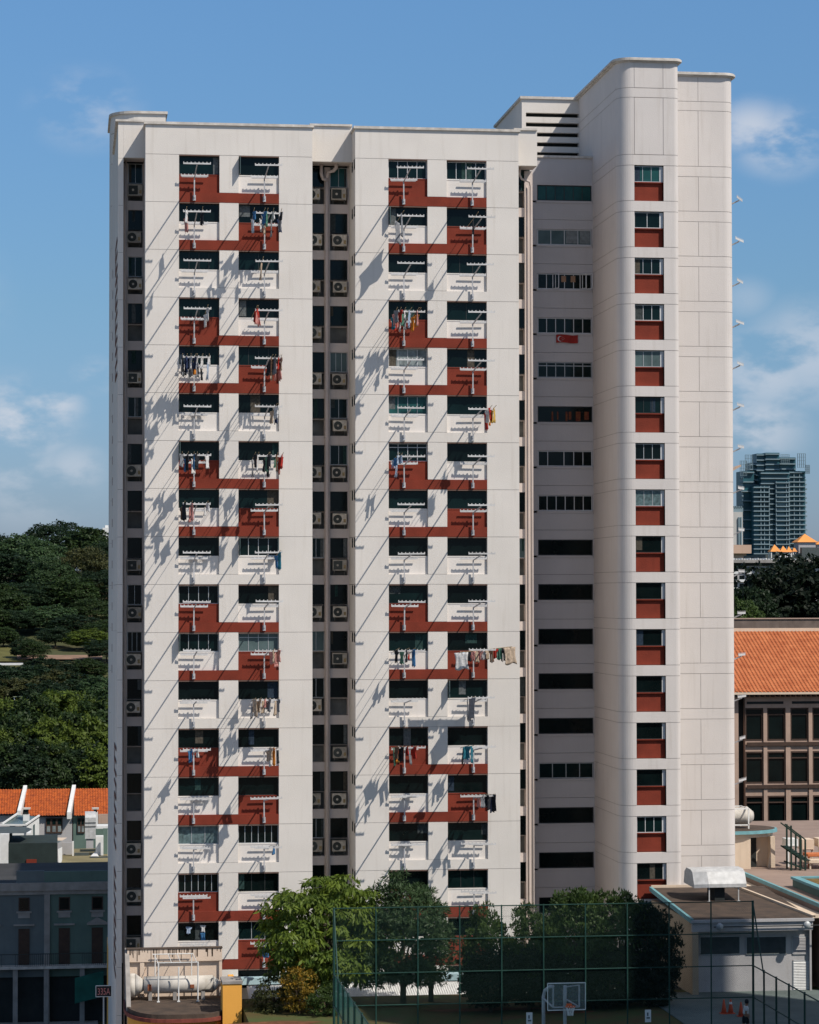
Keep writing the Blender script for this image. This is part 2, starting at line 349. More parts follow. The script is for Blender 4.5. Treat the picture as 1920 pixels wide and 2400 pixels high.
# ---- corridor wing between the second bay and the stair tower
YC = 8.75; XS = 28.41; XC = X(1250, YC)
c0, c1 = 24.85, 28.36
wc = MB()
for k in range(0, NS+1):
    zt, zb = zk(k)+.03, zk(k)-.97
    wc.box(XC-1.5, c0, YC, YC+.5, zb, zt); wc.box(c1, XS, YC, YC+.5, zb, zt)
    wc.box(XC-1.5, XS, YC, YC+.5, zk(k+1)+.64, zb-.12)
    wc.box(XC-1.5, XS, YC, YC+.5, zt, (zk(k)+.62 if k else 49.9))
    wc.box(c0-.05, c1+.01, YC-.05, YC+.5, zb-.12, zb)          # sill
core.box(XC-1.4, XS, YC+.3, YC+4, -9, 49.8)
wc.box(XC-1.5, XS, YC, YC+.5, -9.4, zk(NS+1)+.62)
coping(XC-1.5, XS, YC-.12, 13.09, 49.951, 50.09)
wc.box(XC-1.5, XS, YC, YC+.5, 49.9, 49.95)
wc.box(XR-.02, XR+.25, 3.5, YC+.4, -9.4, ZT-.02) if False else None
wallq.box(XR+.002, XR+.1, 4.45, YC-.01, -9.4, ZT-.0)
wallq.box(XR, X(1262, 1.0)-.02, 1.3, 4.2, ZT+.0-.2, ZT-.03) if False else None
CW = {0: (6, 'g2', 'dframe'), 1: (4, 'g5', 'wframe'), 2: (6, 'g0', 'wframe'), 3: (6, 'g1', 'wframe'), 4: (6, 'g1', 'frame'), 5: (0, 'g0', 'dframe'), 6: (5, 'g0', 'wframe'), 7: (6, 'g0', 'wframe'), 13: (4, 'g1', 'frame')}
CWIN = {}
for k in range(NS):
    n, pane, fr = CW.get(k, (0, 'g0', 'dframe'))
    CWIN[k] = window(c0+.02, c1-.02, zk(k)-.955, zk(k)+.015, YC+.07, n, pane, fr, name='ribbon_window', bar=.05, top=(.2 if k == 4 else 0), split={6: [.18, .48, .66, .83]}.get(n if n == 6 and k == 6 else -1) if k != 6 else [.18, .48, .66, .83])
# curtains and things seen in the windows
cu = MB(); cu.box(c0+1.85, c0+2.6, YC+.055, YC+.07, zk(1)-.85, zk(1)-.05).box(c0+2.75, c0+3.4, YC+.055, YC+.07, zk(1)-.85, zk(1)-.05)
cu.build('curtain', mat('grey_curtain_cloth', (.2, .22, .22), .9, .3, 5), CWIN[1])
for xx, sgn in ((c0+1.0, 1), (c0+2.75, 1), (c0+3.15, 1)):
    m_ = MB(); z0, z1 = zk(2)-.93, zk(2)
    a_, b_ = Vector((xx, YC+.05, 0)), Vector((xx+.28*sgn, YC-.45, 0))
    for z in (z0, z1): m_.bar((a_.x, a_.y, z), (b_.x, b_.y, z), .04)
    for p_ in (a_, b_): m_.bar((p_.x, p_.y, z0), (p_.x, p_.y, z1), .045)
    m_.build('sash', 'wframe', CWIN[2])
m_ = MB(); [m_.box(c0+xx, c0+xx+.3, YC+.06, YC+.075, zk(2)-.5, zk(2)-.12) for xx in (1.55, 2.15)]; m_.build('sticker', mat('tan_card', (.35, .2, .12)), CWIN[2])
dm_ = mat('red_gold_decoration', (.20, .07, .02), .8, .8, 9, col2=(.10, .01, .01))
for i, (xx, w_) in enumerate(((.9, .1), (1.25, .08), (1.8, .12), (2.0, .16), (2.45, .3), (3.0, .28))): MB().box(c0+xx, c0+xx+w_, YC+.06, YC+.075, zk(5)-.9+.1*(i % 2), zk(5)-.3).build('hanging_decoration', dm_, CWIN[5])
# louvred plant room above the corridor
YL = 13.1; lx0, lx1 = 24.65, XS
lv = MB()
lv.box(lx0, lx1, YL, YL+.3, 54.0, 54.5); lv.box(lx0, lx0+.27, YL, YL+.3, 50.0, 54.0); lv.box(lx1-.0, lx1+.0, YL, YL+.3, 50, 54) if False else None
zl = 53.62
lv.box(lx0+.27, lx1, YL, YL+.3, 53.62, 54.0)
for i in range(5):
    za = 53.62-.27-i*.64; lv.box(lx0+.27, lx1, YL, YL+.3, za-.37, za)
lv.box(lx0+.27, lx1, YL, YL+.3, 50.0, 50.3)
lv.box(lx0, lx0+.3, YL+.3, 23.6, 50.0, 54.5)
core.box(lx0+.3, lx1, YL+.5, 23.4, 50.0, 54.4)
coping(lx0-.12, lx1, YL-.14, 23.7, 54.5, 54.66)
lv.build('louvred_plant_room', 'wall', A)
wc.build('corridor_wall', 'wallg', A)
# ---- rounded stair tower and its wing
def tower(o=0, notch=0, groove=False, wg=False):
    x0 = XS-o; yf = .95-o; r = .9+o
    P = [(x0, 24)]
    if True: P += [(x0, 6.0), (x0+(.03 if groove or wg else 0), 6.0), (x0+(.03 if groove or wg else 0), 5.97), (x0, 5.97)]
    P += arc(XS+.9, 1.85, r, 180, 270, 10)
    if notch: P += [(29.39, yf), (29.39, yf+notch), (31.2, yf+notch), (31.2, yf)]
    if groove: P += [(29.39, yf), (29.39, yf+.03), (29.42, yf+.03), (29.42, yf), (31.17, yf), (31.17, yf+.03), (31.2, yf+.03), (31.2, yf)]
    P += arc(31.85, 1.25, .3+o, 270, 360, 5)
    P += [(32.15+o, 4.8-o)]
    if wg or groove: P += [(34.28, 4.8-o), (34.28, 4.84-o), (34.31, 4.84-o), (34.31, 4.8-o)]
    P += arc(35.95, 5.4, .6+o, 270, 360, 7)+[(36.55+o, 24)]
    return P
tw = MB()
tw.prism(tower(groove=True), 53.0, 54.55)
tw.prism(tower(), 52.42, 53.0-.03)
tw.prism(tower(groove=True), 48.95, 52.42-.03)
tw.prism(tower(), zk(0)+.10, 48.95-.03)
for k in range(0, NS):
    za = zk(k)-2.05; tw.prism(tower(notch=.9, wg=True), za, zk(k)+.10-.03)
    tw.prism(tower(), zk(k+1)+.10, za-.03)
tw.prism(tower(), -9.4, zk(NS)+.07)
tw.m(1).prism(tower(-.016, notch=.95), -9.3, 54.5)
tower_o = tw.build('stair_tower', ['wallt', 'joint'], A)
core.prism(tower(-.03, notch=.95), -9, 54.4)
cm = MB().prism(tower(.13), 54.55, 54.62); cm.prism(tower(.26), 54.62, 54.74); cm.prism(tower(.2), 54.74, 54.79)
cm.build('roof_coping', 'cap', A)
TW = {0: (3, 'g2', 'frame'), 1: (2, 'g1', 'wframe'), 2: (3, 'g1', 'frame'), 3: (3, 'g1', 'wframe'), 4: (3, 'g5', 'frame'), 5: (3, 'g1', 'dframe'), 6: (3, 'g0', 'frame'), 7: (3, 'g4', 'frame'), 14: (3, 'g1', 'wframe')}
for k in range(NS):
    n, pane, fr = TW.get(k, (0, 'g0', 'dframe'))
    window(29.41, 31.0, zk(k)-.90, zk(k)+.05, .95+.16, n, pane, fr, name='balcony_window')
    MB().box(31.0, 31.2, 1.11, 1.5, zk(k)-.90, zk(k)+.05).build('window_jamb', 'wframe', A)
    r_ = MB().box(29.395, 31.195, 1.22, 1.4, zk(k)-2.05, zk(k)-.97); r_.box(29.395, 31.195, 1.08, 1.4, zk(k)-.97, zk(k)-.905)
    r_.build('red_panel', 'red', A)
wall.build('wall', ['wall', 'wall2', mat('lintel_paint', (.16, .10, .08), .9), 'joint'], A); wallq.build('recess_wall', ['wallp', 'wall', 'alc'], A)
core.build('interior', 'core', A)
# joined-up end faces: open casements
for (ci_, k) in ((1, 0), (2, 1), (0, 10), (0, 6), (1, 8), (3, 11)):
    bi = ci_//2; p, q = BL[bi][2][ci_ % 2]
    w_ = MB(); z0, z1 = zk(k)-1.1, zk(k)-.1
    xh = p+.05; hx = -.05
    for (xa_, dx_) in ((xh, .02), (q-.08, .03)) if ci_ == 1 and k == 8 else ((xh, .02),):
        a_ = (xa_, .2); b_ = (xa_+dx_, -.42)
        for z in (z0, z1): w_.bar((a_[0], a_[1], z), (b_[0], b_[1], z), .03)
        for p_ in (a_, b_): w_.bar((p_[0], p_[1], z0), (p_[0], p_[1], z1), .035)
        w_.bar((a_[0], a_[1], (z0+z1)/2), (b_[0], b_[1], (z0+z1)/2), .012, z1-z0-.04)
    w_.build('open_casement', 'g5', A)
# ------------------------------------------------------------------ drying racks
def comb(m, x0, x1, y, z, n=8, h=.085, t=.05, tooth=.055):
    m.box(x0, x1, y, y+t, z-h/2, z+h/2)
    for i in range(n):
        xx = x0+(x1-x0)*(i+.0)/(n-1); w = .05
        xx = min(max(xx, x0+w/2), x1-w/2); m.box(xx-w/2, xx+w/2, y+.002, y+t-.002, z+h/2, z+h/2+tooth)
def make_rack(L=3.2, up=1.53):
    o = empty('drying_rack')
    MB().box(-.085, .085, -.13, 0, -.16, .16).build('mounting_box', 'rack', o)
    m = MB(); m.box(-.035, .035, -.215, -.145, .0, 1.2); m.box(-.05, .05, -.16, -.12, .05, .12); m.build('post', 'rack', o)
    MB().bar((0, -.2, 1.16), (.03, -L, up-.06), .055, .06).build('arm', 'rack', o)
    m = MB(); comb(m, -.80, .80, -.33, 1.27, h=.1); m.build('inner_bar', 'rackw', o)
    MB().box(-.74, .74, -.07, -.03, 1.21, 1.29).build('wall_bar', 'rack', o)
    m = MB(); comb(m, -.76, .82, -L-.05, up); m.build('outer_bar', 'rackw', o)
    return o
RX = [X(454.5, -.1), X(619.5, -.1), X(947.5, -.1), X(1109, -.1)]
COLN = ['first column from the left', 'second column from the left', 'third column from the left', 'fourth column from the left']
CO = ['first', 'second', 'third', 'fourth']; OD = ['first']+ORD[1:]
r0 = make_rack(); used = False
RO = {}
for c in range(4):
    for k in range(NS):
        if (c >= 2 and k > 15): continue
        o = r0 if not used else copy_tree(r0); used = True
        o.location = (RX[c], -.005 if k % 3 != 2 else 0, zk(k)-2.55); o.rotation_euler = (R.uniform(-.012, .012), R.uniform(-.012, .012), R.uniform(-.012, .012))
        RO[(c, k)] = o
        tag(o, 'drying rack under the %s window from the top, %s' % (ORD[k], COLN[c]), 'drying rack', 'drying racks on the white apartment block')
# racks on the far side of the tower wing, seen beyond its right edge
RW = MB()
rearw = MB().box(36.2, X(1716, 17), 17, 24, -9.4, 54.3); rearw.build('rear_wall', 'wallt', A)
for i in range(17):
    Yb = 19.0; xw = X(1716, 17)
    z = Z(503, Yb, 1740)-2.8*i
    o = copy_tree(r0); o.location = (xw, Yb, z-1.3); o.rotation_euler = (0, 0, math.radians(62)+R.uniform(-.05, .05)); o.scale = (1.25, .36, 1.5)
    tag(o, 'drying rack poking past the edge of the white block, %s from the top' % ORD[i], 'drying rack', 'drying racks at the far edge of the block')
# ------------------------------------------------------------------ laundry
GC = {'white': (.62, .61, .60), 'grey': (.22, .23, .25), 'dark': (.02, .022, .028), 'navy': (.02, .035, .09), 'blue': (.05, .17, .35), 'teal': (.02, .16, .22), 'pink': (.55, .25, .22), 'red': (.40, .03, .02), 'orange': (.62, .22, .03), 'yellow': (.60, .38, .08), 'beige': (.45, .35, .26), 'brown': (.14, .08, .05), 'lightblue': (.36, .45, .58), 'green': (.08, .2, .14)}
for g_ in list(GC): M['c_'+g_] = mat(g_.replace(' ', '_')+'_cloth', GC[g_], .9, .3, 9, transl=.15)
GARM = {}
def garment_mesh(kind, seed):
    rr = random.Random(seed); nx, nz = 7, 8
    W_, H_ = {'shirt': (.62, .68), 'trousers': (.42, .95), 'towel': (.5, .8), 'sheet': (1.1, 1.2), 'sock': (.12, .3), 'shorts': (.42, .45)}[kind]
    def half(t):                             # half width at depth t
        if kind == 'shirt': return .5 if t < .28 else .33
        if kind == 'shorts': return .5
        return .5
    vs = []; fs = []
    ph = rr.uniform(0, 6)
    for j in range(nz+1):
        t = j/nz
        for i in range(nx+1):
            s = (i/nx-.5)*2*half(t)*W_
            pinch = 1-.18*math.sin(t*3.1)
            vs.append((math.sin(i*1.7+ph+t*1.5)*.045*(.3+t)+rr.uniform(-.01, .01), s*pinch, -t*H_*(1-.06*math.cos(i*1.1+ph))))
    for j in range(nz):
        for i in range(nx):
            if kind == 'trousers' and j >= 3 and i == nx//2: continue
            if kind == 'shorts' and j >= 5 and i == nx//2: continue
            a = j*(nx+1)+i; fs.append((a, a+1, a+nx+2, a+nx+1))
    return vs, fs
def garment(kind, color, p, rz, sc, label):
    key = (kind, color, R.randint(0, 2))
    if key not in GARM:
        m = MB(); m.add(*garment_mesh(kind, hash(kind) % 7+key[2])); 
        o = m.build(kind, 'c_'+color, None, True)
        sm = o.modifiers.new('s', 'SOLIDIFY'); sm.thickness = .012
        GARM[key] = o
    else:
        o = GARM[key].copy(); COL.objects.link(o)
    o.location = p; o.rotation_euler = (R.uniform(-.08, .08), R.uniform(-.08, .08), rz); o.scale = sc
    return tag(o, label, {'sock': 'sock', 'sheet': 'bed sheet'}.get(kind, kind), 'laundry on the drying racks')
D_ = 'dark'; 
LA = {  # (column, storey): list of (slot 0..7, [colours])
 (0, 1): [(1, ['pink', 'white']), (5, ['dark'])], (0, 3): [(6, ['white'])], (0, 4): [(0, ['dark', 'grey']), (1, ['dark', 'navy']), (2, ['white', 'grey']), (3, ['navy', 'orange']), (4, ['grey', 'white']), (5, ['dark', 'white']), (7, ['lightblue', 'white'])],
 (0, 6): [(0, ['dark', 'grey']), (1, ['blue', 'dark']), (3, ['white', 'blue']), (4, ['pink', 'dark']), (6, ['white'])], (0, 7): [(0, ['brown', 'dark']), (2, ['pink']), (6, ['white'])], (0, 12): [(2, ['blue']), (4, ['white'])],
 (1, 1): [(0, ['grey', 'lightblue', 'blue']), (2, ['white', 'grey', 'blue']), (3, ['beige', 'green']), (5, ['grey', 'white']), (7, ['navy', 'grey', 'dark'])], (1, 2): [(2, ['beige'])], (1, 3): [(1, ['red', 'pink']), (0, ['red'])],
 (1, 4): [(4, ['dark', 'dark', 'brown']), (5, ['beige', 'grey']), (6, ['pink', 'red']), (7, ['pink', 'beige'])], (1, 5): [(5, ['beige', 'white']), (6, ['navy', 'white'])], (1, 6): [(0, ['grey', 'dark']), (1, ['brown', 'white']), (3, ['dark', 'green']), (4, ['dark', 'grey']), (6, ['green', 'brown']), (7, ['pink', 'red'])],
 (1, 8): [(6, ['blue', 'teal'])], (1, 10): [(5, ['pink', 'beige']), (6, ['pink', 'pink'])], (1, 11): [(0, ['grey', 'beige']), (1, ['pink', 'beige']), (3, ['beige', 'pink']), (4, ['dark', 'grey']), (6, ['beige', 'grey'])], (1, 12): [(4, ['beige', 'white']), (5, ['beige', 'orange']), (6, ['dark'])], (1, 16): [(3, ['blue'])], (1, 14): [(5, ['blue'])],
 (2, 3): [(0, ['teal', 'pink', 'grey']), (1, ['red', 'pink']), (2, ['white', 'green']), (3, ['grey', 'lightblue']), (5, ['orange', 'pink']), (6, ['orange'])], (2, 6): [(0, ['lightblue', 'blue']), (1, ['lightblue'])], (2, 10): [(0, ['dark']), (2, ['green', 'dark']), (4, ['red', 'blue'])],
 (2, 12): [(0, ['green', 'brown']), (1, ['orange', 'yellow', 'dark']), (2, ['yellow', 'red']), (4, ['grey', 'red'])], (3, 5): [(6, ['red', 'white']), (7, ['orange', 'yellow'])], (3, 12): [(0, ['dark', 'teal']), (1, ['blue', 'teal'])], (3, 13): [(4, ['pink', 'grey']), (5, ['dark', 'dark']), (7, ['dark', 'navy', 'dark'])],
 (3, 1): [(2, ['dark'])], (3, 11): [(1, ['grey', 'grey'])], (2, 1): [(1, ['grey'])]}
polem = MB().tube([(0, .18, 0), (0, -3.75, 0)], .016, 6); pol0 = None
def put_pole(loc, rx, rz, label):
    global pol0
    if pol0 is None: pol0 = polem.build('bamboo_pole', 'bamboo', None); o = pol0
    else: o = pol0.copy(); COL.objects.link(o)
    o.location = loc; o.rotation_euler = (rx, 0, rz)
    return tag(o, label, 'pole', 'bamboo poles laid across the drying racks')
for (c, k), slots in LA.items():
    zr = zk(k)-2.55
    for slot, cols in slots:
        xs = RX[c]-.78+1.56*slot/7; ang = R.uniform(-.03, .03)
        rx = -math.atan2(.26, 2.85)
        put_pole((xs, -.38, zr+1.335), rx, ang, '%s bamboo pole slot on the rack under the %s window, %s column' % (OD[slot], ORD[k], CO[c]))
        if len(cols) < 3 and R.random() < .45: cols = cols+[R.choice(cols)]
        n = len(cols)
        for i, col in enumerate(cols):
            t = (1.0+1.9*i/max(1, n-1)) if n > 1 else R.uniform(1.6, 2.6)
            kind = R.choice(['shirt', 'shirt', 'trousers', 'towel', 'shorts'])
            if (c, k) in ((3, 11), (2, 1)): kind = 'sheet'
            y = -.38-t; z = zr+1.335+t*.0912-.02
            garment(kind, col, (xs+math.sin(ang)*t, y, z), ang+R.choice([-1, 1])*R.uniform(.1, .5), (1, 1.05, 1.05),
                    '%s %s %s on the %s pole, rack under the %s window, %s column' % (('innermost', 'second', 'third', 'outermost', 'fifth')[i if i < n-1 or n == 1 else 3], col, kind, OD[slot], ORD[k], CO[c]))
# the crowded rack with a long pole set sideways
k = 10; zr = zk(k)-1.12; xa, xb = X(1078, -2.6), X(1200, -2.6)
m = MB().tube([(xa, -2.5, zr-.05), (xb, -2.7, zr+.28)], .018, 6); tag(m.build('bamboo_pole', 'bamboo'), 'long bamboo pole set sideways under the crowded row of laundry', 'pole', 'bamboo poles laid across the drying racks')
seq = [('sheet', 'white'), ('shirt', 'lightblue'), ('shirt', 'dark'), ('shirt', 'pink'), ('towel', 'beige'), ('shirt', 'pink'), ('shirt', 'white'), ('shirt', 'beige'), ('trousers', 'brown'), ('shirt', 'red'), ('towel', 'green'), ('trousers', 'dark'), ('towel', 'beige'), ('sheet', 'beige')]
for i, (kd, cl) in enumerate(seq):
    t = (i+.4)/len(seq); t = t if i < 13 else .945
    x = xa+(xb-xa)*t
    garment(kd, cl, (x, -2.5-.2*t, zr-.07+.33*t), math.radians(90)+R.uniform(-.5, .5), (1, (.75 if kd == 'sheet' else .62), .82), '%s %s, %s from the left in the crowded sideways row of laundry' % (cl, kd, OD[i]))
# clothes inside the lowest left window
for i, (u, v, kd, cl) in enumerate(((443, 2172, 'shirt', 'lightblue'), (476, 2168, 'shirt', 'white'), (475, 2186, 'towel', 'blue'))):
    p = at(u, v, .2); garment(kd, cl, (p[0], .18, p[2]), math.radians(90), (.6, .6, .6), '%s %s hung inside the window just above the water tank' % (cl, kd))
# ------------------------------------------------------------------ air conditioners
def make_ac(sq=False):
    o = empty('air_conditioner')
    m = MB(); m.box(-.43, .43, -.16, .16, 0, .66); m.box(-.44, .44, -.17, .17, .655, .675); m.build('casing', 'ac', o)
    m = MB()
    if sq: m.box(-.39, .16, -.172, -.161, .06, .60)
    else:
        n = 24; m.add([(-.13+.26*math.cos(2*math.pi*i/n), -.166, .33+.26*math.sin(2*math.pi*i/n)) for i in range(n)], [tuple(range(n))])
        m.add([(-.13+.26*math.cos(2*math.pi*i/n), -.16, .33+.26*math.sin(2*math.pi*i/n)) for i in range(n)]+[(-.13+.27*math.cos(2*math.pi*i/n), -.175, .33+.27*math.sin(2*math.pi*i/n)) for i in range(n)], [(i, (i+1) % n, n+(i+1) % n, n+i) for i in range(n)])
    g = m.build('fan_grille', 'grille', o)
    n = 12; MB().add([(-.13+.07*math.cos(2*math.pi*i/n), -.176, .33+.07*math.sin(2*math.pi*i/n)) for i in range(n)], [tuple(range(n))]).build('fan_hub', 'ac', g)
    m = MB(); m.box(.24, .38, -.168, -.161, .12, .34); m.build('sticker', mat('label_sticker', (.35, .25, .12), .6, .5, 20) if 'stk' not in M else M['stk'], o)
    m = MB()
    for x in (-.33, .33): m.bar((x, .25, -.03), (x, -.2, -.03), .04); m.bar((x, .25, -.3), (x, -.16, -.04), .03)
    m.build('bracket', 'alc', o)
    return o
acr, acs = make_ac(), make_ac(True); u_ = {0: False, 1: False}
def put_ac(x, y, z, label, sq=0):
    o = (acs if sq else acr) if not u_[sq] else copy_tree(acs if sq else acr); u_[sq] = True
    o.location = (x+R.uniform(-.05, .05), y, z+R.uniform(-.02, .02)); o.rotation_euler = (0, 0, R.uniform(-.06, .06)); s_ = R.uniform(.93, 1.04); o.scale = (s_, 1, s_)
    tag(o, label, 'air conditioner', 'air conditioners in the recesses of the block')
lab = 'air conditioner %s, %s storey from the top'
for k in range(1, NS):
    kk = k-1
for k in range(0, NS):
    if k not in (5, 8, 10, 12): put_ac(10.22, 3.45, zk(k)-1.98, lab % ('left of the forked drain pipe', ORD[k]), 0)
    if k not in (3, 11): put_ac(11.73, 3.4, zk(k)-1.98, lab % ('right of the forked drain pipe', ORD[k]), 1 if k in (0, 8, 10) else 0)
    if k not in (3, 5, 7, 12, 13): put_ac(-.55, 3.4, zk(k)-1.98, lab % ('in the shady recess at the far end', ORD[k]), 1 if k % 4 == 0 else 0)
    if k not in (4, 5, 6, 9, 12, 13): put_ac(22.2, 3.3, zk(k)-1.95, lab % ('seen side-on next to the long windows', ORD[k]), 0)
# flag under the fourth ribbon window
fx0, fx1, fz0, fz1 = X(1305, YC), X(1356, YC), Z(804, YC, 1330), Z(785, YC, 1330)
fl = MB(); n = 12
fl.add([(fx0+(fx1-fx0)*i/n, YC-.08-.025*math.sin(i*1.2), z+.03*math.sin(i*.5)) for z in (fz0, fz1) for i in range(n+1)], [(i, i+1, n+2+i, n+1+i) for i in range(n)])
flo = fl.build('flag', mat('red_flag_cloth', (.30, .025, .02), .9, .2, 6)); tag(flo, 'small red flag with a white crescent draped under the fourth long window', 'flag')
cr = MB(); cxx, czz, rr_ = fx0+.26, (fz0+fz1)/2, .17
A1 = [(cxx+rr_*math.cos(math.radians(a)), YC-.115, czz+rr_*math.sin(math.radians(a))) for a in range(50, 311, 13)]
A2 = [(cxx+.055+(rr_-.02)*math.cos(math.radians(a)), YC-.115, czz+(rr_-.02)*math.sin(math.radians(a))) for a in range(50, 311, 13)]
nn = len(A1); cr.add(A1+A2, [(i, i+1, nn+i+1, nn+i) for i in range(nn-1)])
for i in range(5):
    a = math.radians(90+72*i); x_, z_ = cxx+.17+.075*math.cos(a), czz+.075*math.sin(a); s_ = .022
    cr.add([(x_+s_*(1 if j % 2 == 0 else .42)*math.cos(math.radians(90+36*j)), YC-.115, z_+s_*(1 if j % 2 == 0 else .42)*math.sin(math.radians(90+36*j))) for j in range(10)], [tuple(range(10))])
cr.build('crescent_and_stars', mat('white_print', (.6, .55, .55)), flo)
exec_part2 = True
# ================================================================== surroundings
M['sky'] = mat('light_blue_paint', (.42, .58, .62), .7, .15, 2, stains=.2)
M['blue'] = mat('pale_blue_paint', (.15, .33, .36), .7, .15, 2, stains=.3)
M['conc'] = mat('grey_concrete', (.30, .28, .26), .95, .2, 1.5, .3, 8, stains=.3)
M['asph'] = mat('asphalt', (.045, .045, .045), .95, .2, .5)
M['lawn'] = mat('short_grass', (.055, .085, .022), .95, .5, .6, .5, 20, col2=(.09, .055, .02))
M['soil'] = mat('red_soil', (.16, .065, .03), .95, .5, 1.5, .5, 10)
M['roofm'] = mat('mossy_flat_roof', (.050, .038, .030), .95, .35, 1.3, .4, 8, col2=(.095, .066, .048))
M['tile'] = mat('orange_clay_tiles', (.50, .12, .024), .85, .3, 2.6, .4, 12, col2=(.26, .055, .016), stains=.4)
M['tile2'] = mat('red_orange_clay_tiles', (.50, .17, .065), .85, .3, 1.2, .4, 12, col2=(.36, .10, .035))
M['cream'] = mat('cream_render', (.62, .50, .38), .9, .08, .8, .3, 12, stains=.25)
M['greyw'] = mat('pale_grey_render', (.40, .39, .39), .9, .1, .8, .3, 12, stains=.3)
M['greenm'] = mat('green_painted_steel', (.013, .05, .038), .55, .2, 3)
M['yellow'] = mat('yellow_render', (.78, .38, .07), .9, .06, .6, .2, 12, stains=.12)
M['white'] = mat('white_paint', (.68, .68, .66), .6, .1, 2, stains=.25)
M['steel'] = mat('galvanised_duct', (.52, .52, .51), .6, .2, 3, metal=.1, stains=.3)
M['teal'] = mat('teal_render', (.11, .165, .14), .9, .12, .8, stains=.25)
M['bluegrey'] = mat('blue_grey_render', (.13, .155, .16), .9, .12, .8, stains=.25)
M['court'] = mat('green_court_paint', (.03, .085, .07), .8, .3, .9, stains=.3)
M['trunk'] = mat('grey_brown_bark', (.10, .075, .05), .95, .35, 6, .5, 20)
M['brownf'] = mat('brown_window_frame', (.06, .035, .025), .7, .2, 3)
M['beige'] = mat('pinkish_beige_render', (.42, .30, .235), .9, .12, .8, .3, 10, stains=.3)
def ubox(m, u0, u1, v0, v1, Y, d=.3, uref=None):
    """box whose front face stands at depth Y"""
    um = uref or (u0+u1)/2
    return m.box(X(u0, Y), X(u1, Y), Y, Y+d, Z(v1, Y, um), Z(v0, Y, um))
# ---- ground sheets
g = MB(); n = 40
def hz(x, y):
    pts = [(-400, -9), (108, -9), (125, -3), (150, 4), (178, 13.6), (205, 15.5), (240, 20), (300, 26), (420, 24), (900, 4), (9000, 4)]
    for (a, za), (b, zb) in zip(pts, pts[1:]):
        if y <= b: t = max(0, (y-a)/(b-a)); z = za+(zb-za)*t; break
    else: z = 4
    if y > 108 and x > 15: w = min(1, (x-15)/40); z = z*(1-w)+(-9+(min(y, 700)-108)/592*13)*w
    return z
ys = [-400, -200, -80, -20, 30, 70, 108, 125, 150, 178, 205, 240, 300, 420, 900, 3000, 9000]
xs_ = [-6000, -1500, -500, -200, -90, -50, -20, 5, 15, 35, 55, 90, 200, 600, 2000, 6000]
g.add([(x, y, hz(x, y)) for y in ys for x in xs_], [(j*len(xs_)+i, j*len(xs_)+i+1, (j+1)*len(xs_)+i+1, (j+1)*len(xs_)+i) for j in range(len(ys)-1) for i in range(len(xs_)-1)])
g.build('ground', mat('wooded_ground', (.045, .065, .02), .95, .5, .08, .4, 3, col2=(.07, .06, .025)), kind='structure')
MB().box(-160, -1.9, -260, 27, -9.02, -8.98).build('bounce_paving', mat('pale_bounce_paving', (.36, .32, .28), .95, .2, .3, stains=.3), kind='structure')  # unseen pale sheet, added to bounce light up onto the facades
MB().box(-1.9, 160, -260, -75.1, -9.02, -8.98).build('bounce_paving', bpy.data.materials['pale_bounce_paving'], kind='structure')  # second added bounce sheet, out of view below the camera
MB().box(-80, -2.2, 27.01, 38.6, -9.0, -8.97).build('road', 'asph', kind='structure')
MB().box(-80, -2.2, 38.6, 40.9, -9.0, -8.85).build('pavement', 'conc', kind='structure')
XA = X(569, -10.5, 2330)+.02
MB().box(XA, 70, -75, -7.2, -9, 0).build('lawn', 'lawn', kind='structure')
MB().box(-1.3, XA-.01, -75, -16.5, -9, 0).build('terrace', 'conc', kind='structure')
MB().box(XA, 28.3, -7.2, 0, -9, -2.8).build('forecourt', 'conc', kind='structure')
m = MB(); m.box(8.2, X(1764, -27)+.3, -60, -27.1, .0, .02); m.build('court', 'court', kind='structure')
m = MB(); ya = -20.5
m.box(2, 27.6, -21.4, -20.2, 0, .03); m.build('path', 'court', kind='structure')
MB().box(27.5, 70, -24, -8.5, 0, .04).build('yard', mat('grey_green_paving', (.12, .15, .14), .9, .2, .6), kind='structure')
for (x0, x1, y0, y1) in ((3.6, 9.0, -16.6, -14.9), (14.0, 22, -13.3, -12.2), (20.5, 24, -14.6, -13.8)):
    n = 18; m = MB(); cx_, cy_ = (x0+x1)/2, (y0+y1)/2
    m.add([(cx_+(x1-x0)/2*math.cos(6.283*i/n)*R.uniform(.75, 1.1), cy_+(y1-y0)/2*math.sin(6.283*i/n)*R.uniform(.75, 1.1), .012) for i in range(n)], [tuple(range(n))])
    m.build('bare_soil', 'soil', kind='structure')
# ---- foliage
def leafmat(name, c, c2, tr=.35):
    return mat(name, c, .55, .4, 5 if 'orange' in name else 1.3, col2=c2, obj_var=.10, transl=tr, spec=.25)
LM = {'hill': leafmat('hill_green_leaves', (.125, .17, .022), (.05, .08, .016)), 'hillmid': leafmat('hill_mid_leaves', (.042, .072, .018), (.018, .036, .012)), 'glossy': leafmat('glossy_green_leaves', (.062, .10, .022), (.028, .055, .016)), 'bright': leafmat('bright_green_leaves', (.145, .195, .022), (.06, .105, .018)), 'mid': leafmat('mid_green_leaves', (.075, .12, .025), (.035, .065, .018)),
      'dark': leafmat('dark_green_leaves', (.024, .046, .017), (.012, .027, .012)), 'blue': leafmat('grey_green_leaves', (.066, .115, .042), (.030, .058, .024)),
      'olive': leafmat('olive_leaves', (.085, .085, .025), (.04, .05, .02)), 'croton': leafmat('yellow_orange_leaves', (.36, .20, .02), (.028, .055, .012)), 'black': leafmat('blackish_green_leaves', (.012, .022, .010), (.008, .015, .008))}
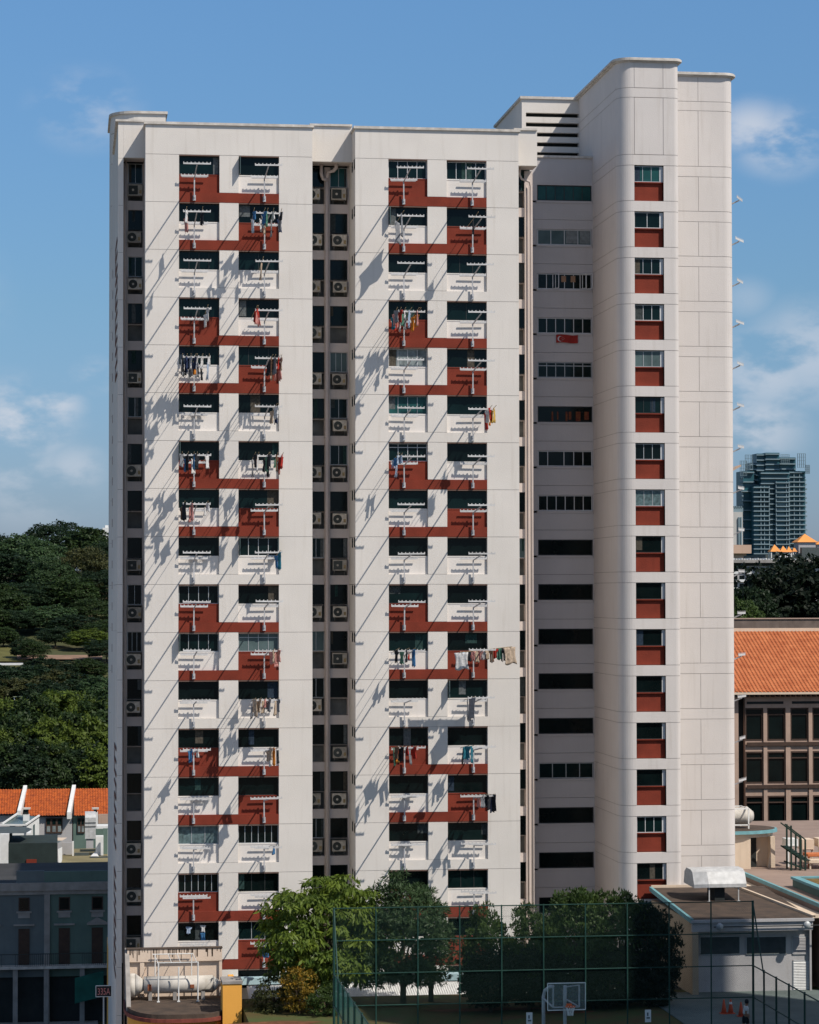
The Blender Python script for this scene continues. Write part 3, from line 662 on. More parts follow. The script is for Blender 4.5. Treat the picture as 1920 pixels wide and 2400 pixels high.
def crown_mesh(name, rx, ry, rz, ncl, nl, leaf, seed, clr=.22, droop=.3, asp=.42, inner=.45, bottom=-.55):
    rs = np.random.RandomState(seed)
    lob = rs.normal(size=(9, 3)); lob /= np.linalg.norm(lob, axis=1)[:, None]
    d = rs.normal(size=(ncl*2, 3)); d /= np.linalg.norm(d, axis=1)[:, None]
    d = d[d[:, 2] > bottom][:ncl]; n = len(d)
    bump = 1+.24*np.max(np.maximum(0, d@lob.T-.72)/.28, axis=1)-.14
    rad = bump*(inner+(1-inner)*rs.rand(n)**.45)
    c = d*rad[:, None]*np.array([rx, ry, rz])
    R0 = (rx*ry*rz)**(1/3)*clr
    cs = R0*(.6+.8*rs.rand(n))
    k = np.repeat(np.arange(n), nl); N = len(k)
    o = rs.normal(size=(N, 3)); o /= np.linalg.norm(o, axis=1)[:, None]
    o[:, 2] = np.abs(o[:, 2])*.9-.25
    p = c[k]+o*(cs[k]*(.55+.5*rs.rand(N)))[:, None]*np.array([1, 1, .75])
    ax = o*.7+rs.normal(size=(N, 3))*.5; ax[:, 2] -= droop*1.5; ax /= np.linalg.norm(ax, axis=1)[:, None]
    nrm = rs.normal(size=(N, 3))*.55+d[k]*.6+np.array([0, 0, .6]); s = np.cross(ax, nrm); s /= np.linalg.norm(s, axis=1)[:, None]+1e-6
    L = leaf*(.6+.8*rs.rand(N))[:, None]; w = L*asp*.5
    V = np.stack([p, p+ax*L*.45+s*w, p+ax*L, p+ax*L*.45-s*w], 1).reshape(-1, 3)
    me = bpy.data.meshes.new(name); me.vertices.add(4*N); me.vertices.foreach_set('co', V.ravel())
    me.loops.add(4*N); me.loops.foreach_set('vertex_index', np.arange(4*N)); me.polygons.add(N)
    me.polygons.foreach_set('loop_start', np.arange(N)*4); me.polygons.foreach_set('loop_total', np.full(N, 4))
    me.update(calc_edges=True)
    return me, c
def trunk_mb(h, cr, ch, r, seed, nl=6, lean=0):
    rr = random.Random(seed); m = MB()
    m.tube([(0, 0, -.3), (lean*.3, 0, h*.3), (lean*.8, .1*r, h*.65), (lean, 0, h)], [r*1.25, r, r*.75, r*.35], 8)
    for i in range(nl):
        a = rr.uniform(0, 6.28); z0 = h*rr.uniform(.35, .8); e = cr*rr.uniform(.45, .85)
        m.tube([(lean*z0/h, 0, z0), (lean+e*.5*math.cos(a), e*.5*math.sin(a), z0+ch*.28), (lean+e*math.cos(a), e*math.sin(a), z0+ch*.5)], [r*.5, r*.3, r*.1], 5)
    return m
CM = {}
def tree(x, y, z0, H, r, lm, label, kind='far', sx=1, name='tree', trunk_h=None, group=None, seed=0, ch=None, tr=None):
    """crown of radius r and height ch whose top is at z0+H"""
    ch = ch or H*.62
    o = empty(name, (x, y, z0), label, 'tree' if name.endswith('tree') else 'shrub', group)
    key = (kind, seed)
    if key not in CM:
        P = {'far': dict(ncl=260, nl=50, leaf=.085, clr=.15, inner=.45, bottom=-.8), 'farb': dict(ncl=280, nl=46, leaf=.09, clr=.13, inner=.5, asp=.6, bottom=-.8),
             'near': dict(ncl=330, nl=62, leaf=.10, clr=.15, droop=.75, asp=.33, inner=.45, bottom=-.97), 'near2': dict(ncl=360, nl=75, leaf=.085, clr=.14, droop=.1, asp=.28, inner=.5, bottom=-.97),
             'near3': dict(ncl=260, nl=60, leaf=.08, clr=.17, droop=-.1, asp=.5, inner=.45, bottom=-.95), 'shrub': dict(ncl=90, nl=45, leaf=.12, clr=.2, droop=.2, asp=.45, inner=.3, bottom=-.9)}[kind]
        CM[key], _ = crown_mesh('crown', 1, 1, 1, seed=hash(kind) % 1 + 11*seed+len(kind), **P)
    me = CM[key].copy() if False else CM[key]
    if len(me.materials) == 0: me.materials.append(LM[lm])
    c = bpy.data.objects.new('crown', me); COL.objects.link(c); c.parent = o
    c.location = (0, 0, H-ch/2); c.scale = (r*sx*.9, r*.9, ch/2*.95); c.rotation_euler = (0, 0, R.uniform(0, 6.28) if kind.startswith('far') else 0)
    c.material_slots[0].link = 'OBJECT'; c.material_slots[0].material = LM[lm]
    th = H-ch*.45
    trunk_mb(th, r*.8, ch*.6, tr or max(.1, H*.022), seed+int(x*7) % 50).build('trunk', 'trunk', o, True)
    return o
# front trees
def ftree(u0, u1, vt, Y, r_ch, lm, label, kind, seed, z0=0., vb=None):
    um = (u0+u1)/2; x = X(um, Y, vt+80); r = (X(u1, Y, vt+80)-X(u0, Y, vt+80))/2; zt = Z(vt, Y, um)
    return tree(x, Y, z0, zt-z0, r, lm, label, kind, seed=seed, ch=r_ch)
ftree(596, 935, 2042, -9.6, 7.0, 'bright', 'broad tree with drooping yellow-green leaves at the green fence corner', 'near', 1)
ftree(805, 1085, 2050, -10.0, 6.7, 'blue', 'dense narrow-leaved dark green tree behind the left part of the green fence', 'near2', 1)
ftree(1070, 1210, 2122, -11.0, 5.6, 'glossy', 'small glossy tree left of the two in the middle, behind the fence', 'near3', 1)
ftree(1165, 1325, 2128, -11.6, 5.5, 'glossy', 'small glossy tree straight behind the basketball backboard', 'near3', 2)
ftree(1240, 1445, 2086, -11.4, 6.7, 'glossy', 'tall glossy dark tree right of the backboard, its top before the long windows', 'near3', 3)
ftree(1345, 1560, 2064, -11, 7.2, 'glossy', 'tallest of the dark glossy trees, before the foot of the rounded tower', 'near3', 4)
ftree(1462, 1600, 2112, -12.2, 5.9, 'black', 'dark round tree next to the cream wall of the flat-roofed building', 'near3', 5)
for i, (u, vt, w, h) in enumerate(((1150, 2222, 85, 3.4), (1240, 2225, 85, 3.3), (1335, 2220, 90, 3.4), (1430, 2215, 95, 3.6), (1522, 2220, 75, 3.5))):
    ftree(u-w, u+w, vt, -13.6+.3*i, h, 'black', 'blackish low bush, %s from the left in the row behind the basketball hoop' % (['first']+ORD[1:])[i], 'near3', 6+i)
ftree(645, 755, 2250, -12.6, 3.0, 'croton', 'bushy shrub speckled with yellow and orange leaves under the yellow-green tree', 'shrub', 1)
ftree(580, 700, 2285, -11.5, 2.6, 'olive', 'scrubby olive green bush beside the yellow wall', 'shrub', 2)
ftree(715, 805, 2305, -13.5, 2.2, 'mid', 'low green bush at the left corner of the court fence', 'shrub', 3)
ftree(985, 1035, 2105, -9.5, 1.2, 'croton', 'small orange-leaved treetop showing at the right shoulder of the narrow-leaved tree', 'shrub', 4)
ftree(1450, 1480, 2150, -10, 1.0, 'croton', 'yellow-leaved shrub peeping between the dark trees', 'shrub', 5) if False else None
# hill trees at the left
def htree(u, vt, Y, r, ch, lm, kind, label, seed):
    x = X(u, Y, vt); zt = Z(vt, Y, u); z0 = hz(x, Y)
    tree(x, Y, z0, max(zt-z0, 3), r, lm, label, kind, seed=seed, ch=min(ch, max(zt-z0, 3)*.95), group='trees on the wooded hill at the left', name='tree')
HT = [  # u, vtop, Y, radius, crown height, leaves, words
 (-20, 1240, 285, 6.5, 15, 'dark', 'far', 'at the far left of the skyline'), (45, 1252, 280, 6, 15, 'blue', 'farb', 'second from the left on the skyline'), (140, 1218, 300, 8, 16, 'dark', 'far', 'highest of the skyline, broad topped'),
 (205, 1236, 285, 6, 16, 'hillmid', 'farb', 'on the skyline just left of the white block'), (255, 1262, 280, 6, 15, 'dark', 'far', 'on the skyline cut by the white block'), (95, 1262, 262, 5, 13, 'blue', 'farb', 'just under the skyline between two tall ones'),
 (200, 1275, 250, 5.5, 14, 'olive', 'far', 'brownish, upper right of the hill'), (30, 1292, 252, 6.5, 13, 'dark', 'farb', 'layered, on the upper left slope'), (120, 1300, 245, 5, 14, 'blue', 'far', 'tall and pale, mid upper slope'),
 (250, 1330, 238, 5, 13, 'dark', 'far', 'dark, beside the white block halfway up'), (165, 1345, 232, 5, 12, 'hillmid', 'farb', 'on the middle slope'), (70, 1360, 232, 5.5, 12, 'dark', 'far', 'in the dark middle of the slope'),
 (5, 1370, 222, 4.5, 10, 'hillmid', 'farb', 'light tipped, at the left edge above the grass'), (215, 1400, 222, 4.2, 10, 'hillmid', 'far', 'bright tufted, near the white block'), (110, 1415, 216, 4.5, 9.5, 'blue', 'farb', 'over the small path'),
 (45, 1425, 214, 3.8, 8.5, 'dark', 'far', 'shading the park lawn'), (170, 1440, 210, 4, 8, 'dark', 'farb', 'above the pale path'), (250, 1450, 205, 4, 8, 'hillmid', 'far', 'above the path at the white block'),
 (-10, 1425, 213, 3.5, 8, 'hillmid', 'farb', 'at the left edge over the park lawn'), (205, 1500, 196, 3.2, 5.5, 'hill', 'farb', 'small and yellowish, right of the path'), (130, 1490, 200, 3, 5, 'dark', 'far', 'small, behind the path'),
 (250, 1540, 180, 3.5, 6, 'dark', 'far', 'low, beside the white block below the path'),
 (95, 1549, 172, 2.8, 4.5, 'dark', 'farb', 'low, at the foot of the pale path'), (150, 1551, 171, 2.8, 4.5, 'dark', 'far', 'low, second one under the pale path'), (205, 1549, 172, 2.8, 4.5, 'hillmid', 'farb', 'low, third one under the pale path'), (-8, 1563, 170, 2.4, 4, 'dark', 'farb', 'low, under the low white wall'),
 (52, 1500, 183, 1.7, 4, 'dark', 'farb', 'slim, standing on the park lawn'), (78, 1520, 180, 2.2, 3.5, 'hillmid', 'far', 'small, where the path starts'), (8, 1490, 198, 2.6, 4, 'hillmid', 'farb', 'small, behind the park lawn')]
for i, (u, vt, Y, r, ch, lm, kd, w) in enumerate(HT): htree(u, vt, Y, r, ch, lm, kd, 'hillside tree '+w, i % 5)
for i, (u, vt, Y, r, ch, lm) in enumerate(((10, 1562, 163, 4, 5, 'dark'), (70, 1560, 160, 4.5, 5, 'dark'), (130, 1566, 158, 4, 5, 'olive'), (185, 1575, 156, 4, 5, 'dark'), (240, 1585, 152, 4, 5, 'blue'), (-30, 1585, 155, 4, 5, 'dark'), (35, 1590, 152, 4, 4.5, 'olive'), (110, 1592, 150, 4, 4.5, 'dark'))):
    htree(u, vt, Y, r, ch, lm, 'farb', 'dark low tree in the belt below the park path, %s from the left' % (['first']+ORD[1:])[i], (i+2) % 5)
LT_ = [(15, 1622, 133, 5.2, 11, 'hill'), (75, 1628, 130, 5.0, 11, 'hillmid'), (135, 1618, 134, 5.4, 11, 'hill'), (195, 1612, 136, 5.2, 11, 'hill'), (250, 1625, 132, 5, 11, 'hillmid'), (40, 1672, 124, 4.6, 9.5, 'hillmid'), (100, 1675, 123, 4.8, 10, 'hill'), (165, 1668, 125, 4.6, 10, 'hillmid'),
       (225, 1670, 124, 4.6, 10, 'hill'), (-15, 1690, 122, 4.6, 9, 'hill'), (5, 1740, 118, 4, 8, 'hillmid'), (70, 1735, 117, 4.4, 8, 'dark'), (130, 1740, 117, 4.2, 8, 'hillmid'), (190, 1738, 118, 4.2, 8, 'dark'), (248, 1745, 116, 4, 8, 'hill')]
for i, (u, vt, Y, r, ch, lm) in enumerate(LT_):
    htree(u, vt, Y, r, ch, lm, 'farb' if i % 3 else 'far', 'green tree behind the orange roofs, %s' % (('in the back row, %s from the left' % (['first']+ORD[1:])[i]) if i < 5 else ('in the middle row, %s listed from the left' % (['first']+ORD[1:])[i-5]) if i < 10 else ('in the front row, %s from the left' % (['first']+ORD[1:])[i-10])), (i+1) % 5)
# park bits on the hill
def quad_on(name, u0, u1, v0, v1, Y0, Y1, m_, **k):
    a, b, c, d = at(u0, v1, Y0), at(u1, v1, Y0), at(u1, v0, Y1), at(u0, v0, Y1)
    o = MB().add([a, b, c, d], [(0, 1, 2, 3)]).build(name, m_); tag(o, **k)
quad_on('park_lawn', -30, 66, 1512, 1550, 179, 200, mat('sunny_grass', (.10, .095, .025), .95, .3, .5), kind='structure')
quad_on('park_path', 40, 240, 1535, 1545, 181, 187, mat('reddish_path', (.24, .15, .10), .95, .2, .5), kind='structure')
o = MB().box(X(-20, 176), X(62, 176), 176, 176.3, Z(1559, 176, 20), Z(1554, 176, 20)).build('low_wall', 'white'); tag(o, 'low white wall below the park lawn on the hill', 'wall')
o = empty('park_shelter', (X(72, 150), 150, Z(1640, 150, 72)), 'pale green tent roof rising from the treetops on the hill', 'shelter')
m = MB(); xa, xb = -.85, .95; zt_ = Z(1620, 150, 72)-o.location.z; zb_ = 0
m.add([(-2.0, -1.5, zt_-.6), (1.6, -1.5, zt_-.6), (1.6, 1.5, zt_-.6), (-2.0, 1.5, zt_-.6), (1.0, 0, zt_+.0)], [(0, 1, 4), (1, 2, 4), (2, 3, 4), (3, 0, 4)]); m.build('roof', mat('pale_green_canvas', (.16, .20, .12)), o)
m = MB(); [m.box(x_-.06, x_+.06, y_-.06, y_+.06, zt_-4, zt_-.55) for x_ in (-1.8, 1.4) for y_ in (-1.3, 1.3)]; m.build('post', 'white', o)
# ---- green court fence
YF = -27.0; FX = [X(783+98.2*i, YF, 2200) for i in range(11)]; RZ = [7.32, 5.76, 4.18, 2.64]
fence = empty('court_fence', (FX[0], YF, 0), 'tall green steel fence round the basketball court, meshed below and braced at its corners', 'fence')
def rel(m, o):
    m.v = [(x-o.location.x, y-o.location.y, z-o.location.z) for x, y, z in m.v]; return m
for i, x in enumerate(FX): rel(MB().tube([(x, YF, 0), (x, YF, 7.36)], .036 if i not in (0, 10) else .06, 8), fence).build('post', 'greenm', fence)
for z in RZ: rel(MB().tube([(FX[0], YF, z), (FX[-1], YF, z)], .027, 6), fence).build('rail', 'greenm', fence)
for sx, xf in ((0, FX[0]), (1, FX[-1])):
    for z in RZ[2:]: rel(MB().tube([(xf, YF, z), (xf, -60, z)], .034, 6), fence).build('rail', 'greenm', fence)
    for yy in (-29.0, -31.2, -33.4, -36, -39, -42):
        rel(MB().tube([(xf, yy, 0), (xf, yy, 4.25)], .05, 6), fence).build('post', 'greenm', fence)
    rel(MB().tube([(xf, YF, 7.3), (xf, -28.9, 4.1)], .035, 6), fence).build('brace', 'greenm', fence)
def meshmat(name, col, cell, fill):
    m = bpy.data.materials.new(name); m.use_nodes = True; t = m.node_tree; n = t.nodes; l = t.links; b = n['Principled BSDF']
    b.inputs['Base Color'].default_value = (*col, 1); b.inputs['Roughness'].default_value = .6
    g_ = n.new('ShaderNodeNewGeometry'); sp = n.new('ShaderNodeSeparateXYZ'); l.new(g_.outputs['Position'], sp.inputs[0])
    ad = n.new('ShaderNodeMath'); ad.operation = 'ADD'; l.new(sp.outputs[0], ad.inputs[0]); l.new(sp.outputs[1], ad.inputs[1])
    res = []
    for op in ('ADD', 'SUBTRACT'):
        a = n.new('ShaderNodeMath'); a.operation = op; l.new(ad.outputs[0], a.inputs[0]); l.new(sp.outputs[2], a.inputs[1])
        q = n.new('ShaderNodeMath'); q.operation = 'PINGPONG'; q.inputs[1].default_value = cell/2; l.new(a.outputs[0], q.inputs[0])
        c = n.new('ShaderNodeMath'); c.operation = 'LESS_THAN'; c.inputs[1].default_value = cell/2*fill; l.new(q.outputs[0], c.inputs[0]); res.append(c)
    mx = n.new('ShaderNodeMath'); mx.operation = 'MAXIMUM'; l.new(res[0].outputs[0], mx.inputs[0]); l.new(res[1].outputs[0], mx.inputs[1])
    l.new(mx.outputs[0], b.inputs['Alpha']); return m
cl_ = meshmat('chain_link', (.012, .04, .032), .09, .07)
rel(MB().add([(FX[0], YF+.05, 0), (FX[-1], YF+.05, 0), (FX[-1], YF+.05, 7.3), (FX[0], YF+.05, 7.3)], [(0, 1, 2, 3)]), fence).build('chain_link', cl_, fence)
rel(MB().add([(FX[0]+.05, YF, 2.64), (FX[0]+.05, -50, 2.64), (FX[0]+.05, -50, 4.15), (FX[0]+.05, YF, 4.15)], [(0, 1, 2, 3)]), fence).build('windbreak_net', meshmat('teal_net', (.05, .30, .22), .12, .42), fence)
rel(MB().add([(FX[-1]-.05, YF, 0), (FX[-1]-.05, -50, 0), (FX[-1]-.05, -50, 4.15), (FX[-1]-.05, YF, 4.15)], [(0, 1, 2, 3)]), fence).build('chain_link', cl_, fence)
for u in (1240, 1518):
    m = MB(); x = X(u, YF, 2390); m.box(x-.15, x+.15, YF-.12, YF-.09, 1.55, 2.15); m.m(1).box(x-.08, x+.09, YF-.125, YF-.12, 1.72, 1.8).box(x-.06, x+.02, YF-.125, YF-.12, 1.85, 2.02)
    tag(m.build('sign', [M['white'], M['bluegrey']]), 'small white notice on the court fence %s the hoop' % ('left of' if u < 1300 else 'right of'), 'sign')
# ---- basketball hoop
YH = -31.3; hx = X(1328, YH, 2340)
hp = empty('basketball_hoop', (hx, YH, 0), 'basketball hoop with a clear white-framed backboard, orange rim and white net', 'hoop')
zt_, zb_ = Z(2304, YH, 1328), Z(2367, YH, 1328); bw = .9
m = MB(); t = .03
for (a, b) in (((-bw, 0, zt_), (bw, 0, zt_)), ((-bw, 0, zb_), (bw, 0, zb_)), ((-bw, 0, zb_), (-bw, 0, zt_)), ((bw, 0, zb_), (bw, 0, zt_))): m.bar(a, b, t, t*1.3)
m.build('backboard_frame', 'white', hp)
gm = bpy.data.materials.new('clear_board'); gm.use_nodes = True; b_ = gm.node_tree.nodes['Principled BSDF']; b_.inputs['Base Color'].default_value = (.25, .3, .3, 1); b_.inputs['Alpha'].default_value = .18; b_.inputs['Roughness'].default_value = .1
MB().box(-bw+.02, bw-.02, -.008, .008, zb_+.03, zt_-.03).build('backboard', gm, hp)
hg = zt_-zb_
m = MB(); A_ = {'a': (-.62, .08, zt_-.12), 'b': (-.62, .08, zb_+.12), 'c': (.62, .08, zb_+.12), 'd': (.62, .08, zt_-.12)}
m.bar(A_['a'], A_['b'], .07).bar(A_['b'], A_['c'], .06).bar(A_['c'], A_['d'], .07).bar(A_['d'], (.15, 1.1, zt_-.35), .05).bar(A_['c'], (.15, 1.1, zb_+.35), .05).bar(A_['b'], (-.9, 1.1, zb_+.4), .06)
m.build('support_arm', 'rack', hp)
xl_ = X(1274, YH+1.2, 2370)-hx
m = MB(); m.tube([(xl_, 1.2, 0), (xl_, 1.2, zb_+.45), (xl_+.05, 1.1, zb_+.75), (xl_+.25, .8, zb_+.98), (-.6, .3, zt_-.2)], .085, 10); m.build('post', 'rack', hp, True)
m = MB(); m.tube([(.15, 1.2, 0), (.15, 1.2, zb_+.5), (.15, 1.1, zt_-.3)], .085, 10); m.build('post', 'rack', hp, True)
zr_ = zb_+.22; m = MB(); n = 20
m.tube([(.10+.225*math.cos(6.2832*i/n), -.42+.225*math.sin(6.2832*i/n), zr_) for i in range(n+1)], .022, 6).box(-.02, .22, -.2, -.02, zr_-.06, zr_+.08)
m.build('rim', mat('orange_rim', (.65, .12, .03), .6), hp)
m = MB()
for i in range(10):
    a, b = 6.2832*i/10, 6.2832*(i+1)/10
    for s_ in (1, -1):
        q = [(.10+r_*math.cos(a+s_*j*.314), -.42+r_*math.sin(a+s_*j*.314), zr_-.14*j) for j, r_ in enumerate((.215, .17, .14, .125))]
        m.tube(q, .012, 4)
m.build('net', 'white', hp)
# ---- cones and person at the court's far right
for i, (u, vt, vb, h) in enumerate(((1697, 2362, 2394, .75), (1713, 2363, 2397, .75), (1737, 2359, 2393, .8))):
    Y = -16.0 if i != 2 else -17; x = X(u, Y, 2395)
    o = empty('traffic_cone', (x, Y, .04), 'orange traffic cone, %s of the three beyond the right end of the court fence' % ('leftmost', 'middle', 'rightmost')[i], 'traffic cone', 'traffic cones by the court')
    MB().box(-.2, .2, -.2, .2, 0, .04).build('base', mat('orange_plastic', (.55, .08, .03), .6), o); MB().lathe([(.15, .04), (.10, .35), (.04, .74), (.0, .76)], 14).build('body', mat('orange_plastic', (.55, .08, .03), .6), o, True)
    if i == 1: MB().lathe([(.085, .5), (.06, .62)], 14).build('white_band', 'white', o)
pp = (X(1748, -22.5, 2380), -22.5, .04)
per = empty('person', pp, 'person with black hair in a white shirt walking right beyond the court fence', 'person', rz=0)
def skin(name, pts, edges, rad, m_, parent, sub=2):
    me = bpy.data.meshes.new(name); me.from_pydata(pts, edges, []); o = bpy.data.objects.new(name, me); COL.objects.link(o); o.parent = parent
    s_ = o.modifiers.new('s', 'SKIN'); 
    for i, v in enumerate(me.skin_vertices[0].data): v.radius = (rad[i], rad[i])
    me.skin_vertices[0].data[0].use_root = True; b = o.modifiers.new('d', 'SUBSURF'); b.levels = b.render_levels = sub
    me.materials.append(m_); return o
M['skin'] = mat('skin', (.30, .16, .10), .6, .1, 4)
P_ = [(0, 0, .92), (0, 0, 1.12), (.02, 0, 1.38), (.04, 0, 1.47), (.07, 0, 1.56), (.08, 0, 1.66), (0, -.1, .86), (.12, -.1, .48), (.06, -.1, .07), (.18, -.1, .03), (0, .1, .86), (-.10, .1, .48), (-.28, .1, .12), (-.2, .1, .05),
      (.02, -.17, 1.38), (-.06, -.22, 1.12), (.08, -.22, .90), (.11, -.22, .82), (.02, .17, 1.38), (.08, .22, 1.12), (.22, .2, .93), (.27, .2, .87)]
E_ = [(0, 1), (1, 2), (2, 3), (3, 4), (4, 5), (0, 6), (6, 7), (7, 8), (8, 9), (0, 10), (10, 11), (11, 12), (12, 13), (2, 14), (14, 15), (15, 16), (16, 17), (2, 18), (18, 19), (19, 20), (20, 21)]
rad_ = [.14, .13, .15, .06, .085, .09, .09, .06, .045, .04, .09, .06, .045, .04, .06, .042, .033, .03, .06, .042, .033, .03]
skin('body', P_, E_, rad_, M['skin'], per)
skin('shirt', [(0, 0, .98), (0, 0, 1.14), (.02, 0, 1.36), (.03, 0, 1.44), (.02, -.18, 1.38), (-.03, -.22, 1.2), (.02, .18, 1.38), (.06, .22, 1.2)], [(0, 1), (1, 2), (2, 3), (2, 4), (4, 5), (2, 6), (6, 7)], [.175, .165, .175, .09, .09, .07, .09, .07], M['white'], per)
skin('shorts', [(0, 0, .98), (0, 0, .88), (.04, -.1, .72), (.1, -.1, .52), (-.04, .1, .72), (-.1, .1, .52)], [(0, 1), (1, 2), (2, 3), (1, 4), (4, 5)], [.165, .16, .115, .10, .115, .10], M['c_dark'], per)
m = MB(); m.lathe([(.0, .17), (.06, .16), (.1, .1), (.11, .03), (.10, -.04), (.03, -.06)], 14, (.055, 0, 1.62)); m.build('hair', 'c_dark', per, True)
# ---- covered walkway with ribbed roof between lawn and block
o = empty('covered_walkway', (5.6, -5, -2.8), 'covered walkway with a white ribbed roof at the foot of the block, behind the trees', 'walkway')
m = MB(); n = int((28-5.7)/.135)
prof = [(5.7+.135*i+d_, h_) for i in range(n) for d_, h_ in ((0, 0), (.08, 0), (.09, .05), (.125, .05))]
vs = [(x, y, z+h_) for (y, z) in ((-6.6, -.45), (-3.9, .12)) for x, h_ in prof]; q = len(prof)
m.add(vs, [(i, i+1, q+i+1, q+i) for i in range(q-1)]); rel(m, o).build('roof', 'white', o)
for i in range(7):
    for y in (-6.3, -4.2): rel(MB().box(6+i*3.4, 6.12+i*3.4, y, y+.12, -2.8, -.1 if y > -5 else -.5), o).build('post', 'white', o)
rel(MB().box(5.7, 28, -3.9, -3.8, .02, .2), o).build('gutter', 'white', o)
m = MB(); m.box(5.0, 28.2, -2.4, -1.9, .15, .45); m.box(5.0, 28.2, -2.4, 0, .05, .15); m.build('ledge', 'sky', A)
# ---- yellow building with the water tank (bottom left)
YB = -4.4; bx0, bx1 = X(300, YB), X(521, YB); zr0 = -.2
yb = empty('yellow_building', (bx0, YB, -9), 'yellow building with a mossy curved-front roof and a stained cream parapet', 'building')
xe = X(567, -11.0, 2330); zy = Z(2303, -10.5, 540)
def loc(m, n_, mt): return rel(m, yb).build(n_, mt, yb)
yf_ = -11.2
def rprof(o=0):
    a = [(bx0-.1-o, YB)]; 
    for i in range(25):
        t = i/24; ang = math.pi+math.pi*t; cx_ = (bx0+bx1)/2+.1; rx = (bx1-bx0)/2+.25+o
        ex = math.copysign(abs(math.cos(ang))**.62, math.cos(ang)); ey = -abs(math.sin(ang))
        a.append((cx_+rx*ex, YB-3.0+ey*(4.2+o)))
    return a+[(bx1+.3+o, YB)]
loc(MB().prism(rprof(-.12), -9, zr0-.32), 'wall', 'yellow'); loc(MB().prism(rprof(.1), zr0-.32, zr0-.12), 'roof_edge', mat('brown_red_edge', (.20, .05, .035), .8, .3, 3, stains=.3)); loc(MB().prism(rprof(0), zr0-.12, zr0), 'roof', 'roofm')
m = MB(); pr_ = rprof(0); pi_ = rprof(-.14)
m.add([(x, y, zr0+.004) for x, y in pr_]+[(x, y, zr0+.12) for x, y in pr_]+[(x, y, zr0+.12) for x, y in pi_]+[(x, y, zr0+.004) for x, y in pi_], [(j*len(pr_)+i, j*len(pr_)+i+1, (j+1)*len(pr_)+i+1, (j+1)*len(pr_)+i) for j in range(3) for i in range(len(pr_)-1)])
loc(m, 'kerb', 'roofm')
zp = Z(2221, YB, 410)
m = MB(); m.box(bx0, bx1, YB, YB+.25, -9, zp-.75).box(bx0, bx0+.75, YB-.12, YB, -.4, zp-.75).box(bx1-.45, bx1, YB-.12, YB, -.4, zp-.75) if False else m.box(bx0, bx1, YB, YB+.25, -9, zp-.75)
m.box(bx0, bx1, YB-.18, YB+.3, zp-.75, zp-.05); m.box(X(330, YB), X(340, YB), YB-.15, YB, zr0, zp-.75); m.box(bx1-.16, bx1, YB-.15, YB, zr0, zp-.75); m.m(1)                                     # dark drip marks hanging from the coping
for i in range(60):
    x = bx0+.1+R.random()*(bx1-bx0-.2); w = R.uniform(.02, .06); h = R.choice([.15, .2, .3, .45, .65]); m.box(x, x+w, YB-.186, YB-.18, zp-.05-h, zp-.05)
loc(m, 'parapet', [mat('stained_cream_render', (.66, .53, .42), .9, .08, 1, .3, 12, stains=.2), mat('black_stain', (.10, .07, .05), .95, .5, 8)])
m = MB(); m.box(bx0-.05, bx1+.03, YB-.22, YB+.33, zp-.05, zp); loc(m, 'coping', 'roofm')
m = MB(); m.add([(bx0-.12, YB+.3, zp), (bx0+.12, YB+.3, zp), (bx0+.12, YB-4.2, zr0+.1), (bx0-.12, YB-4.2, zr0+.1), (bx0-.12, YB+.3, zr0-.3), (bx0+.12, YB+.3, zr0-.3), (bx0+.12, YB-4.2, zr0-.3), (bx0-.12, YB-4.2, zr0-.3)],
      [(0, 1, 2, 3), (4, 7, 6, 5), (0, 3, 7, 4), (1, 5, 6, 2), (3, 2, 6, 7)]); loc(m, 'side_parapet', 'conc')
ax0 = X(521, -10.5, 2330); m = MB(); m.box(ax0, xe, -11, -9.2, -9, zy); m.box(xe-.3, xe, -9.2, YB+1, -9, zy-.6); loc(m, 'annex', 'yellow'); loc(MB().box(ax0-.03, xe+.04, -11.05, -9.15, zy, zy+.14), 'annex_coping', 'conc')
# water tank
tx0, tx1 = X(303, YB-.9), X(518, YB-.9); tz = zr0+.82; ty = YB-1.1
tk = empty('water_tank', ((tx0+tx1)/2, ty, zr0), 'white horizontal water tank with rust patches inside a white pipe frame on the yellow building', 'water tank')
def tl(m, n_, mt, sm=False): return rel(m, tk).build(n_, mt, tk, sm)
def drum(x0, x1, r0_, r1_, n=24): return MB().add([(x, ty+r_*math.cos(6.2832*i/n), tz+r_*math.sin(6.2832*i/n)) for x, r_ in ((x0, r0_), (x1, r1_)) for i in range(n)], [(i, (i+1) % n, n+(i+1) % n, n+i) for i in range(n)]+[tuple(range(n))[::-1], tuple(range(n, 2*n))])
M['tank'] = mat('rust_marked_white_tank', (.52, .49, .44), .7, .2, 2, stains=.6)
tl(drum(tx0+.85, tx1-.45, .48, .48), 'drum', 'tank', True); tl(drum(tx1-.47, tx1-.43, .43, .43), 'seam', 'dframe'); tl(drum(tx1-.43, tx1, .46, .12), 'end_cone', 'tank', True)
tl(drum(tx0+.38, tx0+.85, .66, .3), 'inlet_cone', 'tank', True); tl(drum(tx0, tx0+.36, .66, .66), 'inlet_ring', 'tank', True); tl(drum(tx0+.35, tx0+.39, .6, .6), 'seam', 'dframe')
tl(MB().box(tx0+1.05, tx0+1.25, ty-.5, ty-.4, tz-.25, tz+.1), 'rust_patch', mat('rust', (.28, .09, .04), .9, .6, 9)); tl(MB().box(tx1-1.75, tx1-1.5, ty-.5, ty-.4, tz-.15, tz+.05), 'rust_patch', M['rust'] if 'rust' in M else bpy.data.materials['rust'])
for x in (tx0+1.2, (tx0+tx1)/2, tx1-1.0): tl(MB().box(x-.1, x+.1, ty-.35, ty+.35, zr0, tz-.36), 'saddle', 'conc')
fz = tz+1.35
